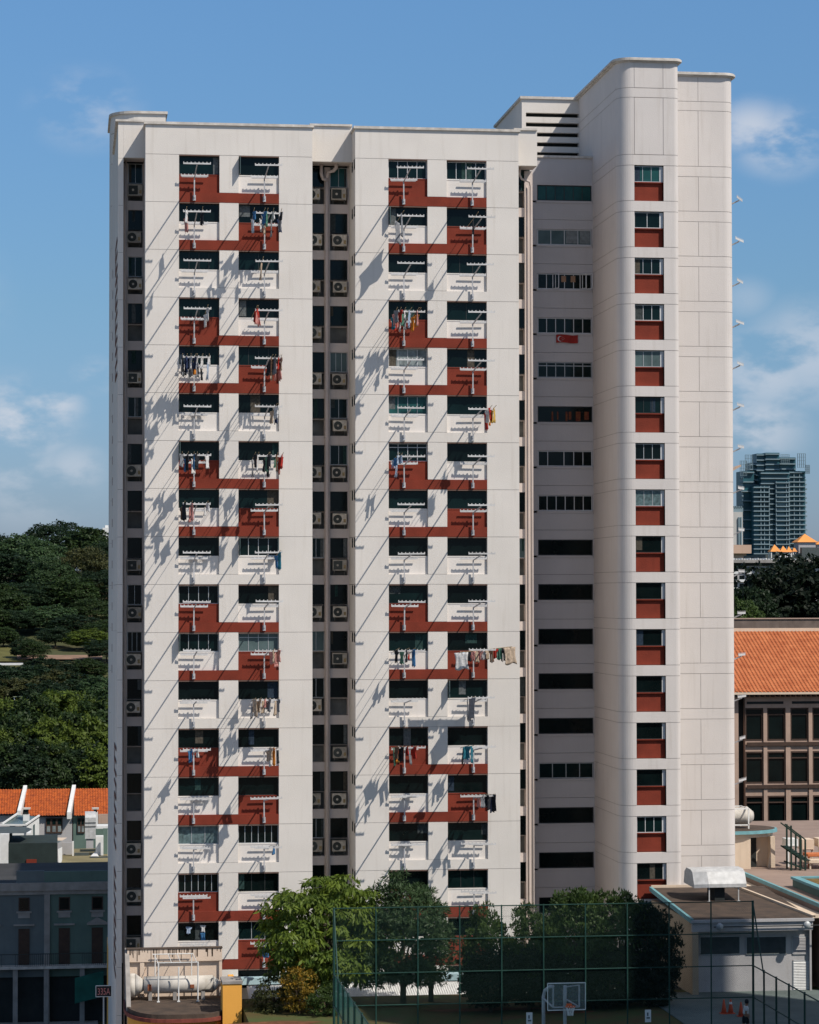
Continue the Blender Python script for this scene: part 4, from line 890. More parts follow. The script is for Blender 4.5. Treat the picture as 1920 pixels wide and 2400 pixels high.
for i, x in enumerate((tx0+1.63, tx0+2.75, tx1-1.32)): tl(MB().tube([(x, ty-.95, zr0), (x, ty-.95, fz if i != 1 else fz-.25)], .04, 8).box(x-.08, x+.08, ty-1.02, ty-.88, zr0, zr0+.05), 'frame_post', 'white')
tl(MB().tube([(tx0+1.55, ty-.95, fz), (tx1-1.28, ty-.95, fz)], .028, 6).tube([(tx0+1.35, ty+.7, fz+.25), (tx1-1.5, ty+.7, fz+.25)], .028, 6), 'frame_rail', 'white')
for x in (tx0+1.6, tx0+2.35, tx0+2.85, tx1-1.4): tl(MB().tube([(x, ty-.95, fz), (x-.12, ty+.7, fz+.25)], .02, 6), 'cross_rail', 'white')
for x in (tx0+1.6, tx1-1.5): tl(MB().tube([(x-.1, ty+.7, zr0), (x-.1, ty+.7, fz+.25)], .03, 6), 'frame_post', 'white')
# roof sign post 335A (on the street behind)
YS = 10; sx0, sx1 = X(228, YS), X(263, YS); sz0, sz1 = Z(2335, YS, 248), Z(2311, YS, 248)
sg = empty('street_sign', ((sx0+sx1)/2, YS, -9), 'black block-number sign reading 335A on a thin pole by the road', 'sign')
rel(MB().box(sx0, sx1, YS, YS+.06, sz0, sz1), sg).build('panel', mat('black_sign', (.02, .02, .022), .6), sg)
m = MB(); b = .04; m.box(sx0-b, sx1+b, YS-.01, YS+.07, sz1, sz1+b).box(sx0-b, sx1+b, YS-.01, YS+.07, sz0-b, sz0).box(sx0-b, sx0, YS-.01, YS+.07, sz0, sz1).box(sx1, sx1+b, YS-.01, YS+.07, sz0, sz1); rel(m, sg).build('border', 'white', sg)
cu_ = bpy.data.curves.new('lettering', 'FONT'); cu_.body = '335A'; cu_.size = (sz1-sz0)*.93; cu_.align_x = 'CENTER'; cu_.extrude = .004
to = bpy.data.objects.new('tmp', cu_); COL.objects.link(to); dg = bpy.context.evaluated_depsgraph_get(); me = bpy.data.meshes.new_from_object(to.evaluated_get(dg)); bpy.data.objects.remove(to)
me.materials.append(mat('red_white_letters', (.60, .22, .20), .6)); lo = bpy.data.objects.new('lettering', me); COL.objects.link(lo); lo.parent = sg; lo.rotation_euler = (math.pi/2, 0, 0); lo.location = (0, -.02, sz0+9+.10); lo.scale = (.62, 1, 1)
rel(MB().tube([((sx0+sx1)/2, YS+.1, -9), ((sx0+sx1)/2, YS+.1, sz0)], .05, 8), sg).build('post', 'frame', sg)
# ---- flat-roofed utility building (bottom right)
YU = -9.5; ux0, ux1 = X(1623, YU, 2250), X(1906, YU, 2250); zt_ = Z(2153, YU, 1760); zbm = Z(2182, YU, 1760)
ub = empty('utility_building', (ux0, YU, 0), 'flat-roofed cream utility building with louvred vents, right of the fence', 'building')
def ul(m, n_, mt): return rel(m, ub).build(n_, mt, ub)
ul(MB().box(ux0, ux1, YU, YU+.3, zbm, zt_-.18).box(ux0-.1, ux1+.05, YU-.12, YU+.35, zt_-.18, zt_-.02), 'beam', 'greyw')
ul(MB().box(ux0+.35, X(1893, YU+.9), YU+.9, YU+1.1, 0, zbm).box(X(1897, YU+.7), ux1, YU+.66, .4, 0, zbm), 'front_wall', 'greyw')
ul(MB().box(ux0, ux0+.35, YU, .8, 0, zbm).box(ux0, ux0+.3, YU+.3, .8, zbm, zt_-.1), 'side_wall', mat('buff_render', (.42, .33, .23), .9, .08, .8, stains=.2))
RS = .06
ul(MB().add([(x, y, z) for z0_ in (-.12, 0) for x, y, z in ((ux0+.05, YU+.05, zt_+z0_), (ux1-.05, YU+.05, zt_+z0_), (ux1-.05, .85, zt_+z0_+.62), (ux0+.05, .85, zt_+z0_+.62))], [(0, 3, 2, 1), (4, 5, 6, 7), (0, 1, 5, 4), (2, 3, 7, 6), (1, 2, 6, 5), (3, 0, 4, 7)]), 'roof', 'roofm')
ul(MB().bar((ux0-.03, YU-.1, zt_-.07), (ux0-.03, .85, zt_+.55), .16, .26), 'fascia', 'blue'); ul(MB().box(ux0, ux1-2, .75, .9, zt_+.4, zt_+.76).add([(ux1-2, .9, zt_+.5), (ux1-2, .9, zt_+.76), (ux1, YU, zt_+.12), (ux1, YU, zt_), (ux1-1.85, .9, zt_+.5), (ux1-1.85, .9, zt_+.76), (ux1+.15, YU, zt_+.12), (ux1+.15, YU, zt_)], [(0, 1, 2, 3), (4, 7, 6, 5), (1, 5, 6, 2)]), 'roof_kerb', 'cream')
def louvre(u0, u1, v0, v1, Y, nm, mt, n=12):
    x0, x1, z0, z1 = X(u0, Y), X(u1, Y), Z(v1, Y, (u0+u1)/2), Z(v0, Y, (u0+u1)/2); m = MB()
    m.box(x0, x1, Y-.02, Y+.02, z0, z0+.05).box(x0, x1, Y-.02, Y+.02, z1-.05, z1).box(x0, x0+.05, Y-.02, Y+.02, z0, z1).box(x1-.05, x1, Y-.02, Y+.02, z0, z1)
    o = ul(m, nm, 'frame'); s_ = MB()
    for i in range(n):
        z = z0+.05+(z1-z0-.1)*(i+.5)/n; d_ = (z1-z0)/n*.45
        s_.add([(x0+.05, Y-.05, z-d_), (x1-.05, Y-.05, z-d_), (x1-.05, Y+.0, z+d_*.8), (x0+.05, Y+.0, z+d_*.8)], [(0, 1, 2, 3)])
    rel(MB().box(x0+.03, x1-.03, Y+.008, Y+.014, z0+.03, z1-.03), ub).build('backing', 'core', o)
    so_ = rel(s_, ub).build('slats', mt, o)
    return o
YW = YU+.88
M['slatd'] = mat('dark_slats', (.07, .085, .085), .7, .2, 3)
louvre(1636, 1731, 2194, 2238, YW, 'louvre_vent', 'slatd'); louvre(1744, 1839, 2194, 2238, YW, 'louvre_vent', 'slatd'); louvre(1852, 1893, 2194, 2238, YW, 'louvre_vent', 'greyw')
louvre(1853, 1893, 2251, 2343, YW, 'louvred_door', 'white', 24)
ul(MB().tube([(ux0+1.2, YU-.12, zt_-.42), (ux1+1, YU-.12, zt_-.42)], .03, 6), 'conduit', 'dframe')
for u, v in ((1684, 2172), (1888, 2168)):
    x, z = X(u, YU-.4), Z(v, YU-.4, u); o = empty('floodlight', (x, YU-.15, z), 'round floodlight on the beam of the utility building, %s one' % ('left' if u < 1800 else 'right'), 'lamp', 'floodlights on the utility building')
    m = MB(); m.lathe([(.02, -.12), (.16, -.08), (.21, .05), (.20, .09)], 16); m.v = [(x_, -z_*1.0-.15, y_) for x_, y_, z_ in m.v]; m.build('head', 'frame', o, True); MB().bar((0, .15, .2), (0, -.15, .05), .04).build('bracket', 'dframe', o)
# silver vent hood on the roof
YV = -4.3; vx0, vx1 = X(1632, YV, 2070), X(1750, YV, 2070)
vh = empty('vent_hood', ((vx0+vx1)/2, YV, zt_), 'silver curved sheet-metal vent hood on legs on the dark flat roof', 'vent')
zz0, zz1 = Z(2082, YV, 1690), Z(2040, YV, 1690)
def vl(m, n_, mt, sm=False): return rel(m, vh).build(n_, mt, vh, sm)
pr = [(0, zz0+.05), (0, zz0+.25), (.45, zz1-.12), (.8, zz1), (1.9, zz1+.02), (2.4, zz1-.25), (2.6, zz0+.1)]
m = MB(); q = len(pr); m.add([(vx0+.75, YV+y, z) for y, z in pr]+[(vx1, YV+y, z) for y, z in pr], [(i, i+1, q+i+1, q+i) for i in range(q-1)]); vl(m, 'hood', 'steel')
m = MB(); pl = [(0, zz0+.05)]+[(y, z) for y, z in pr[1:]]; m.add([(vx0+.75, YV+y, z) for y, z in pl]+[(vx0-.05, YV+y+.3, z-.05) for y, z in pl], [tuple(range(q))]+[(i, i+1, q+i+1, q+i) for i in range(q-1)]+[tuple(range(q, 2*q))[::-1]]); vl(m, 'side_duct', 'steel')
m = MB(); m.add([(vx1, YV+y, z) for y, z in pr], [tuple(range(q))]); vl(m, 'cheek', 'steel')
vl(MB().box(vx0+.75, vx1-.1, YV+.25, YV+.3, zz0, zz0+.35).box(vx0+1.2, vx1-1.2, YV+.4, YV+2.2, zt_, zz0+.2), 'throat', 'core')
for x in (vx0+.8, vx1-.45): vl(MB().box(x-.03, x+.03, YV+.1, YV+.16, zt_, zz0+.1).box(x-.1, x+.1, YV+.02, YV+.2, zt_+.2, zt_+.36), 'leg', 'steel')
# ---- roof deck, right of the tower
ZD = 4.75; ydk = float(CAM[1]+(at(1718, 2036, 0)-CAM)[1]*((ZD-CAM[2])/(at(1718, 2036, 0)-CAM)[2])); dx0 = X(1718, ydk, 2036)
dk = empty('roof_deck', (dx0, ydk, 0), 'pinkish roof deck with a pale blue edge behind the utility building', 'building')
def dl(m, n_, mt, sm=False): return rel(m, dk).build(n_, mt, dk, sm)
dl(MB().box(dx0, 75, -9.2, 45, -9, ZD-.01), 'slab', mat('pinkish_screed', (.28, .205, .165), .9, .12, .7, stains=.3))
dl(MB().box(dx0-.12, dx0+.05, -9.3, ydk+1, ZD-.12, ZD+.1), 'edge', 'blue'); dl(MB().box(dx0-.8, dx0-.12, -9.2, ydk, ZD-.6, ZD-.4), 'gutter', 'cream')
pa = at(1856, 2072, 0); yp = 1.0; px = X(1858, yp, 2070)
o = empty('planter', (px, yp, ZD), 'pale blue rimmed planter with brown grass on the roof deck', 'planter')
rel(MB().box(px, px+9, yp-9, yp-.0, ZD, ZD+.45), o).build('side', 'teal', o)
m = MB(); m.box(px-.1, px+9, yp-.3, yp+.1, ZD+.45, ZD+.6).box(px-.1, px+.35, yp-9, yp-.3, ZD+.45, ZD+.6); rel(m, o).build('rim', 'blue', o); rel(MB().box(px+.35, px+9, yp-9, yp-.3, ZD+.45, ZD+.5), o).build('grass', mat('dry_grass', (.16, .10, .03), .95, .5, 3), o, kind='stuff')
# round-ended rooftop room
YR = ydk-.6; rm = empty('rooftop_room', (X(1760, YR), YR, ZD), 'round-ended rooftop room with a pale blue roof edge and dark doorway, right of the tower', 'building')
def rl(m, n_, mt, sm=False): return rel(m, rm).build(n_, mt, rm, sm)
rx1 = X(1838, YR, 1960); zt2 = Z(1948, YR, 1780); rd = 4.8
def oval(o=0, xe_=None):
    a = [(36.8, YR-o)]; xc = rx1-3.2
    a += [(xc+(3.2+o)*math.cos(math.radians(t)), YR+rd/2+(rd/2+o)*math.sin(math.radians(t))) for t in range(-90, 91, 15)]
    return a+[(36.8, YR+rd+o)]
rl(MB().prism(oval(-.15), zt2-.45, zt2-.2), 'fascia', 'cream'); rl(MB().prism(oval(.15), zt2-.2, zt2), 'roof_edge', 'blue'); rl(MB().prism(oval(0), zt2, zt2+.02), 'roof', 'roofm')
xd0, xd1 = X(1756, YR+.3), X(1781, YR+.3)
m = MB(); m.box(36.9, xd0, YR+.25, YR+.5, ZD, zt2-.45).box(xd1, rx1-.6, YR+1.6, YR+1.85, ZD, zt2-.45).box(xd0-.15, xd0, YR+.5, YR+3, ZD, zt2-.45).box(rx1-.65, rx1-.35, YR+.9, YR+3.5, ZD, zt2-.45); rl(m, 'wall', 'cream')
rl(MB().box(xd0, xd1, YR+1.5, YR+1.58, ZD, zt2-.45), 'doorway', 'core'); rl(MB().bar((rx1-.45, YR+1.0, zt2-.5), (X(1798, YR+1.), YR+1.0, ZD), .14), 'brace', 'cream')
m = MB()
# tank in a frame on that roof
tkx = X(1722, YR+2); o = empty('roof_water_tank', (tkx, YR+2, zt2), 'white roof tank in a white frame, half hidden by the tower', 'water tank')
z0_, z1_ = zt2+.05, Z(1893, YR+2, 1740); xr_ = X(1752, YR+1.2); m = MB()
for y in (YR+1.2, YR+3.2):
    for x in (xr_, xr_-3): m.bar((x, y, z0_), (x, y, z1_), .08)
    m.bar((xr_-3, y, z1_), (xr_, y, z1_), .08).bar((xr_-3, y, z0_+.25), (xr_, y, z0_+.25), .08)
m.bar((xr_, YR+1.2, z1_), (xr_, YR+3.2, z1_), .08); rel(m, o).build('frame', 'white', o)
n = 16; yc_, zc_ = YR+2.2, (z0_+z1_)/2+.1; m = MB(); m.add([(x, yc_+r_*math.cos(6.2832*i/n), zc_+r_*math.sin(6.2832*i/n)) for x, r_ in ((xr_-2.6, .55), (xr_-.1, .55), (xr_+.15, .62), (xr_+.55, .3)) for i in range(n)], [(j*n+i, j*n+(i+1) % n, (j+1)*n+(i+1) % n, (j+1)*n+i) for j in range(3) for i in range(n)]+[tuple(range(3*n, 4*n))]); rel(m, o).build('tank', 'tank', o, True)
# green steel stair
YT = YR-1.0; o = empty('steel_stair', (X(1862, YT), YT, ZD), 'dark green steel stair frame beside the rooftop room', 'stair')
xa, xb = X(1851, YT), X(1884, YT); zt3 = Z(1935, YT, 1850); M['greend'] = mat('dark_green_steel', (.008, .028, .02), .6, .2, 3); m = MB()
M['greend'] = mat('dark_green_steel', (.008, .028, .02), .6, .2, 3)
for x, zt4 in ((xa, zt3), (X(1872, YT), zt3-.6), (xb, zt3-.9)): m.bar((x, YT, ZD), (x, YT, zt4), .1); m.bar((x, YT+1, ZD), (x, YT+1, zt4), .1)
rel(m, o).build('post', 'greend', o); m = MB()
for y in (YT, YT+1): m.bar((xa-.4, y, zt3+.1), (xb, y, zt3-.9), .08).bar((xa-.4, y, ZD+1.5), (xb, y, ZD+.6), .09).bar((xa-.2, y, ZD+.5), (xb, y, ZD+.08), .09)
rel(m, o).build('rail', 'greend', o); m = MB()
for i in range(7): m.box(xa-.3+i*.22, xa-.05+i*.22, YT, YT+1, ZD+1.45-i*.14, ZD+1.5-i*.14)
rel(m, o).build('tread', 'greend', o)
for i, (u0, u1, v0, v1, Y, mt) in enumerate(((1842, 1868, 1967, 1984, YR+1, 'white'), (1877, 1905, 1968, 1992, YR+2, 'cream'), (1915, 1940, 1966, 1985, YR+2, 'cream'), (1890, 1945, 2002, 2008, YR+.5, 'tile2'), (1893, 1945, 2016, 2024, YR-.5, 'cream'))):
    zt5 = Z(v0, Y, u0); b_ = MB(); ubox(b_, u0, u1, v0, v1, Y, 1.2); xx0, xx1 = X(u0, Y), X(u1, Y)
    b_.box(xx0+.06, xx0+.16, Y+.1, Y+.2, ZD, Z(v1, Y, u0)).box(xx1-.16, xx1-.06, Y+.1, Y+.2, ZD, Z(v1, Y, u0)).box(xx0+.06, xx1-.06, Y-.03, Y, Z(v1, Y, u0)+.03, Z(v1, Y, u0)+.08)
    tag(b_.build('roof_equipment', mt), '%s box of equipment on short legs on the roof deck by the green stair' % ('white', 'large cream', 'cream right-edge', 'flat orange', 'low cream')[i], 'equipment')
# ---- brown institutional building with tiled roof
YQ = 64.; q0, q1 = X(1716, YQ), X(2300, YQ)
bb = empty('tiled_roof_building', (q0, YQ, -9), 'brownish building with tall dark windows under an orange tiled roof, right edge', 'building')
def bl(m, n_, mt): return rel(m, bb).build(n_, mt, bb)
ze = Z(1624, YQ-.8, 1820); zg = Z(1480, YQ+11, 1820)
rows = [(1659, 1736), (1761, 1836), (1865, 1936), (1966, 2038)]; cols_ = [(1745.3+105.8*i, 1788+105.8*i) for i in range(5)]+[(1796.6+105.8*i, 1840+105.8*i) for i in range(5)]
m = MB(); cs = sorted([(X(a, YQ), X(b, YQ)) for a, b in cols_])
rz_ = [(Z(b, YQ, 1820), Z(a, YQ, 1820)) for a, b in rows]
xprev = q0+1.1
for a, b in cs: m.box(xprev, a, YQ, YQ+.6, -9, rz_[0][1]); xprev = b
m.box(xprev, q1, YQ, YQ+.6, -9, rz_[0][1])
m.box(q0+1.1, q1, YQ, YQ+.6, rz_[0][1], ze-.1); m.box(q0, q0+.5, YQ, YQ+.6, -9, ze-.1)
for j in range(3): m.box(q0+1.1, q1, YQ+.12, YQ+.58, rz_[j+1][1], rz_[j][0])
m.box(q0+1.1, q1, YQ+.12, YQ+.58, -9, rz_[3][0]); bl(m, 'wall', 'beige'); bl(MB().box(q0+.5, q1, YQ+.7, YQ+12, -9, ze-.3), 'interior', 'core')
bl(MB().box(q0, q0+1.1, YQ+1.5, YQ+12, -9, ze-.3), 'side_bay', 'brownf')
for j in range(4): bl(MB().box(q0+1.2, q1, YQ-.10, YQ, rz_[j][0]-.42, rz_[j][0]-.12), 'string_course', 'brownf')
for a, b in cs:
    for (z0, z1) in rz_:
        m = MB(); t = .13; m.box(a, a+t, YQ+.1, YQ+.2, z0, z1).box(b-t, b, YQ+.1, YQ+.2, z0, z1).box(a+t, b-t, YQ+.1, YQ+.2, z1-t, z1).box(a+t, b-t, YQ+.1, YQ+.2, z0, z0+t).box(a+t, b-t, YQ+.1, YQ+.2, z1-.62, z1-.52)
        w_ = bl(m, 'window', 'brownf'); rel(MB().box(a+t, b-t, YQ+.22, YQ+.25, z0+t, z1-t), bb).build('pane', 'g0', w_)
for i in range(5):
    a, b = X(1749+105.8*i, YQ), X(1835+105.8*i, YQ); bl(MB().box(a, b, YQ-.02, YQ-.01, Z(1650, YQ, 1800), Z(1644, YQ, 1800)), 'frieze_slot', 'core')
m = MB(); n = int((q1-q0)/.085); vs = []
sl = [(YQ-.9, ze), (YQ+11, zg)]; NR = 24
for j in range(NR+1):
    for s_ in (0, 1):
        t = min(1, (j+s_*.94)/NR); y = sl[0][0]+(sl[1][0]-sl[0][0])*t; z = ze+(zg-ze)*t+(.0 if s_ == 0 else -.05)+.05
        vs += [(q0-.3+i*.085, y, z+[0, .085, .085, 0][i % 4]) for i in range(n)]
m.add(vs, [(r_*n+i, r_*n+i+1, (r_+1)*n+i+1, (r_+1)*n+i) for r_ in range(2*NR+1) for i in range(n-1)]); bl(m, 'roof', 'tile2')
bl(MB().box(q0-.3, q1, YQ-1.0, YQ-.85, ze-.12, ze+.06), 'gutter', 'cream'); bl(MB().box(q0-.3, q1, YQ+10.9, YQ+11.3, zg, zg+.3), 'ridge', 'cream')
m = MB(); [m.box(q0+.2+i*.45, q0+.35+i*.45, YQ-.7, YQ, ze-.35, ze-.15) for i in range(50)]; bl(m, 'rafter_ends', 'brownf')
m = MB(); m.box(q0-.5, q1, YQ+14, YQ+14.4, 0, Z(1451, YQ+14, 1820)); bl(m, 'rear_parapet', mat('stained_brown_concrete', (.17, .13, .11), .95, .25, 1.2, stains=.5)); bl(MB().box(q0-.5, q1, YQ+13.9, YQ+14.5, Z(1451, YQ+14, 1820), Z(1451, YQ+14, 1820)+.1), 'parapet_cap', 'beige')
# ---- dark tree and things behind it
for i, (u, vt, r, Y, lm) in enumerate(((1790, 1322, 6.5, 112, 'black'), (1850, 1302, 7.5, 116, 'black'), (1915, 1306, 7.5, 112, 'black'), (1752, 1376, 3.2, 106, 'dark'), (1735, 1392, 2.6, 100, 'mid'))):
    x = X(u, Y); z = Z(vt, Y, u); tree(x, Y, -7, z+7, r, lm, 'very dark leafy tree behind the long tiled roof, %s' % ('left of three', 'highest', 'rightmost one', 'small one at the dark trees foot', 'green tips next to the tower')[i], 'farb', seed=i % 5, ch=14 if i < 3 else 7, group='dark trees right of the tower')
Y = 180; o = empty('flat_block', (X(1715, Y), Y, 4), 'grey slab block with white balcony panels half hidden by the dark trees', 'building')
def fl_(m, n_, mt): return rel(m, o).build(n_, mt, o)
m = MB(); ubox(m, 1712, 1990, 1318, 1460, Y, 10); fl_(m, 'wall', 'greyw'); m = MB(); ubox(m, 1712, 1990, 1312, 1319, Y-1, 12); fl_(m, 'roof', 'conc'); m = MB(); ubox(m, 1712, 1990, 1319, 1326, Y-.3, .3); fl_(m, 'shadow_gap', 'core')
for r_ in range(4):
    for c_ in range(6):
        u = 1718+c_*16; v = 1330+r_*19; m = MB(); ubox(m, u, u+11, v, v+9, Y-.06, .05); fl_(m, 'window', 'g0')
        if (r_+c_) % 2 == 0: m = MB(); ubox(m, u-1, u+13, v+9, v+15, Y-.5, .4); fl_(m, 'balcony', 'white')
m = MB(); [m.box(X(1720+i*6.3, Y-1), X(1722.5+i*6.3, Y-1), Y-1, Y+1, Z(1312, Y-1, 1800), Z(1308+(i*7 % 3), Y-1, 1800)) for i in range(34)]; fl_(m, 'roof_fittings', 'white')
Y = 300; o = MB(); ubox(o, 1700, 1762, 1277, 1297, Y, 12); ubox(o, 1700, 1750, 1297, 1316, Y+1, 10); o = o.build('cream_block', mat('pinkish_cream', (.55, .38, .28), .9, .12, .1, stains=.3)); tag(o, 'plain pinkish cream rooftop volume just right of the white block', 'building')
tentm = mat('orange_canvas', (.75, .30, .08), .8, .1, .5); Y = 260
for i, (u0, u1, vt, vb, vg) in enumerate(((1803, 1829, 1276, 1293, 1312), (1826, 1846, 1279, 1294, 1312), (1842, 1857, 1280, 1294, 1312), (1856, 1868, 1281, 1293, 1312), (1863, 1911, 1251, 1271, 1300), (1909, 1940, 1266, 1276, 1300))):
    x0, x1 = X(u0, Y+i), X(u1, Y+i); zt_a, zb_a, zg_a = (Z(v, Y+i, u0) for v in (vt, vb, vg)); d_ = (x1-x0)
    o = empty('pyramid_roof_pavilion', ((x0+x1)/2, Y+i, zg_a), 'orange pyramid roof pavilion on the skyline, %s' % ('first from the left of the small ones', 'second small one', 'third small one', 'smallest one', 'the big one on a grey base', 'one cut by the right edge')[i], 'pavilion', 'orange pyramid roofs')
    h = d_/2; rel(MB().add([(x0, Y+i-h, zb_a), (x1, Y+i-h, zb_a), (x1, Y+i+h, zb_a), (x0, Y+i+h, zb_a), ((x0+x1)/2, Y+i, zt_a)], [(0, 1, 4), (1, 2, 4), (2, 3, 4), (3, 0, 4), (0, 3, 2, 1)]), o).build('roof', tentm, o)
    if i < 4: m = MB(); [m.box(x-.08, x+.08, y-.08, y+.08, zg_a, zb_a) for x in (x0+.2, x1-.2) for y in (Y+i-h+.2, Y+i+h-.2)]; rel(m, o).build('post', 'white', o)
    else: rel(MB().box(x0+.3, x1-.3, Y+i-h+.3, Y+i+h-.3, zg_a-2, zb_a-.02), o).build('base', 'greyw', o)
m = MB(); ubox(m, 1795, 1990, 1300, 1330, 262, 14); m.box(X(1880, 261), X(1990, 261), 261, 262, Z(1310, 261, 1900), Z(1283, 261, 1900)); tag(m.build('pavilion_building', 'slatd'), 'long grey building carrying the orange pyramid roofs', 'building')
# ---- residential tower on the skyline
Y = 1560; M['cglass'] = mat('far_teal_glass', (.022, .085, .105), .4, .5, .05, spec=.4); M['cslab'] = mat('far_grey_slab', (.19, .26, .29), .8, .2, .08)
ct = empty('residential_tower', (X(1815, Y), Y, 4), 'far teal glass residential tower with staggered terraces and open roof frames', 'building')
def cl(m, n_, mt): return rel(m, ct).build(n_, mt, ct)
def cbox(u0, u1, v0, Y_, n_, d_=18, lines=True, st=11.1, every=1, vs_=None):
    m = MB(); ubox(m, u0, u1, v0, 1420, Y_, d_)
    m.m(1); v = v0+2
    while v < 1330: ubox(m, u0-1, u1+1, v, v+2.6, Y_-2.2, 3); v += st*every
    for f_ in (vs_ or ()): ubox(m, f_-.8, f_+.8, v0, 1330, Y_-1.5, 2.5)
    cl(m, n_, ['cglass', 'cslab'])
cbox(1743, 1769, 1104, Y+4, 'glass_wing', every=2); cbox(1769, 1805, 1139, Y-6, 'glass_wing', vs_=(1785, 1793, 1804.5)); cbox(1805, 1821, 1130, Y+2, 'glass_wing', every=4); cbox(1821, 1852, 1128, Y-5, 'glass_wing', vs_=(1821, 1845, 1851)); cbox(1852, 1889, 1104, Y+0, 'glass_wing', vs_=(1863, 1876))
for (u0, u1, v0, dy) in ((1760, 1784, 1085, 8), (1776, 1797, 1063, 6), (1797, 1829, 1061, 4), (1786, 1852, 1106, -3), (1830, 1867, 1072, 5)): cbox(u0, u1, v0, Y+dy, 'penthouse', 14, st=12)
m = MB()
for (u0, u1, v0, v1, Y_) in ((1749, 1766, 1066, 1100, Y-4), (1737, 1752, 1080, 1115, Y-4), (1833, 1852, 1065, 1085, Y-2), (1872, 1890, 1063, 1096, Y-4), (1890, 1900, 1090, 1110, Y-4)):
    m = MB()
    for t in range(5):
        u = u0+(u1-u0)*t/4; ubox(m, u-.35, u+.35, v0, v1, Y_, .8); v = v0+(v1-v0)*t/4; ubox(m, u0, u1, v-.3, v+.3, Y_-.1, .8)
    cl(m, 'roof_frame', 'cslab')
m = MB()
for i in range(22):
    v = 1118+i*10.6; ubox(m, 1739+(i % 3), 1744, v, v+3.5, Y+2, 6); ubox(m, 1889, 1891.5+(i % 3), v+5, v+9, Y+2, 6)
cl(m, 'side_balcony', 'cslab')
Y = 1380; o = empty('grey_tower', (X(1732, Y), Y, 4), 'pale grey tower block peeping between the white block and the teal tower', 'building')
m = MB(); ubox(m, 1700, 1742, 1200, 1420, Y, 20); rel(m, o).build('shaft', mat('far_pale_concrete', (.50, .48, .45), .9, .2, .05), o)
m = MB(); [ubox(m, u, u+3, 1212, 1300, Y-1, 1) for u in (1717, 1732, 1737)]; ubox(m, 1716, 1743, 1190, 1200, Y+2, 12); [ubox(m, 1722+i*4, 1724+i*4, 1186, 1192, Y+2, 8) for i in range(5)]; rel(m, o).build('dark_bands', 'cslab', o)
m = MB(); Y = 1300; m.bar((X(1716, Y), Y, Z(1103, Y, 1716)), (X(1738, Y), Y, Z(1091, Y, 1738)), 1.0).bar((X(1716, Y), Y, Z(1097, Y, 1716)), (X(1738, Y), Y, Z(1090, Y, 1738)), .5).box(X(1709, Y), X(1711, Y), Y, Y+2, 0, Z(1090, Y, 1710))
tag(m.build('crane', mat('pale_orange_steel', (.5, .35, .25))), 'thin crane jib reaching out from behind the white block toward the teal tower', 'crane')
o = MB(); ubox(o, 240, 280, 1237, 1300, 420, 12); ubox(o, 246, 254, 1231, 1238, 421, 6); tag(o.build('distant_block', 'white'), 'sliver of a white building behind the hill trees', 'building')
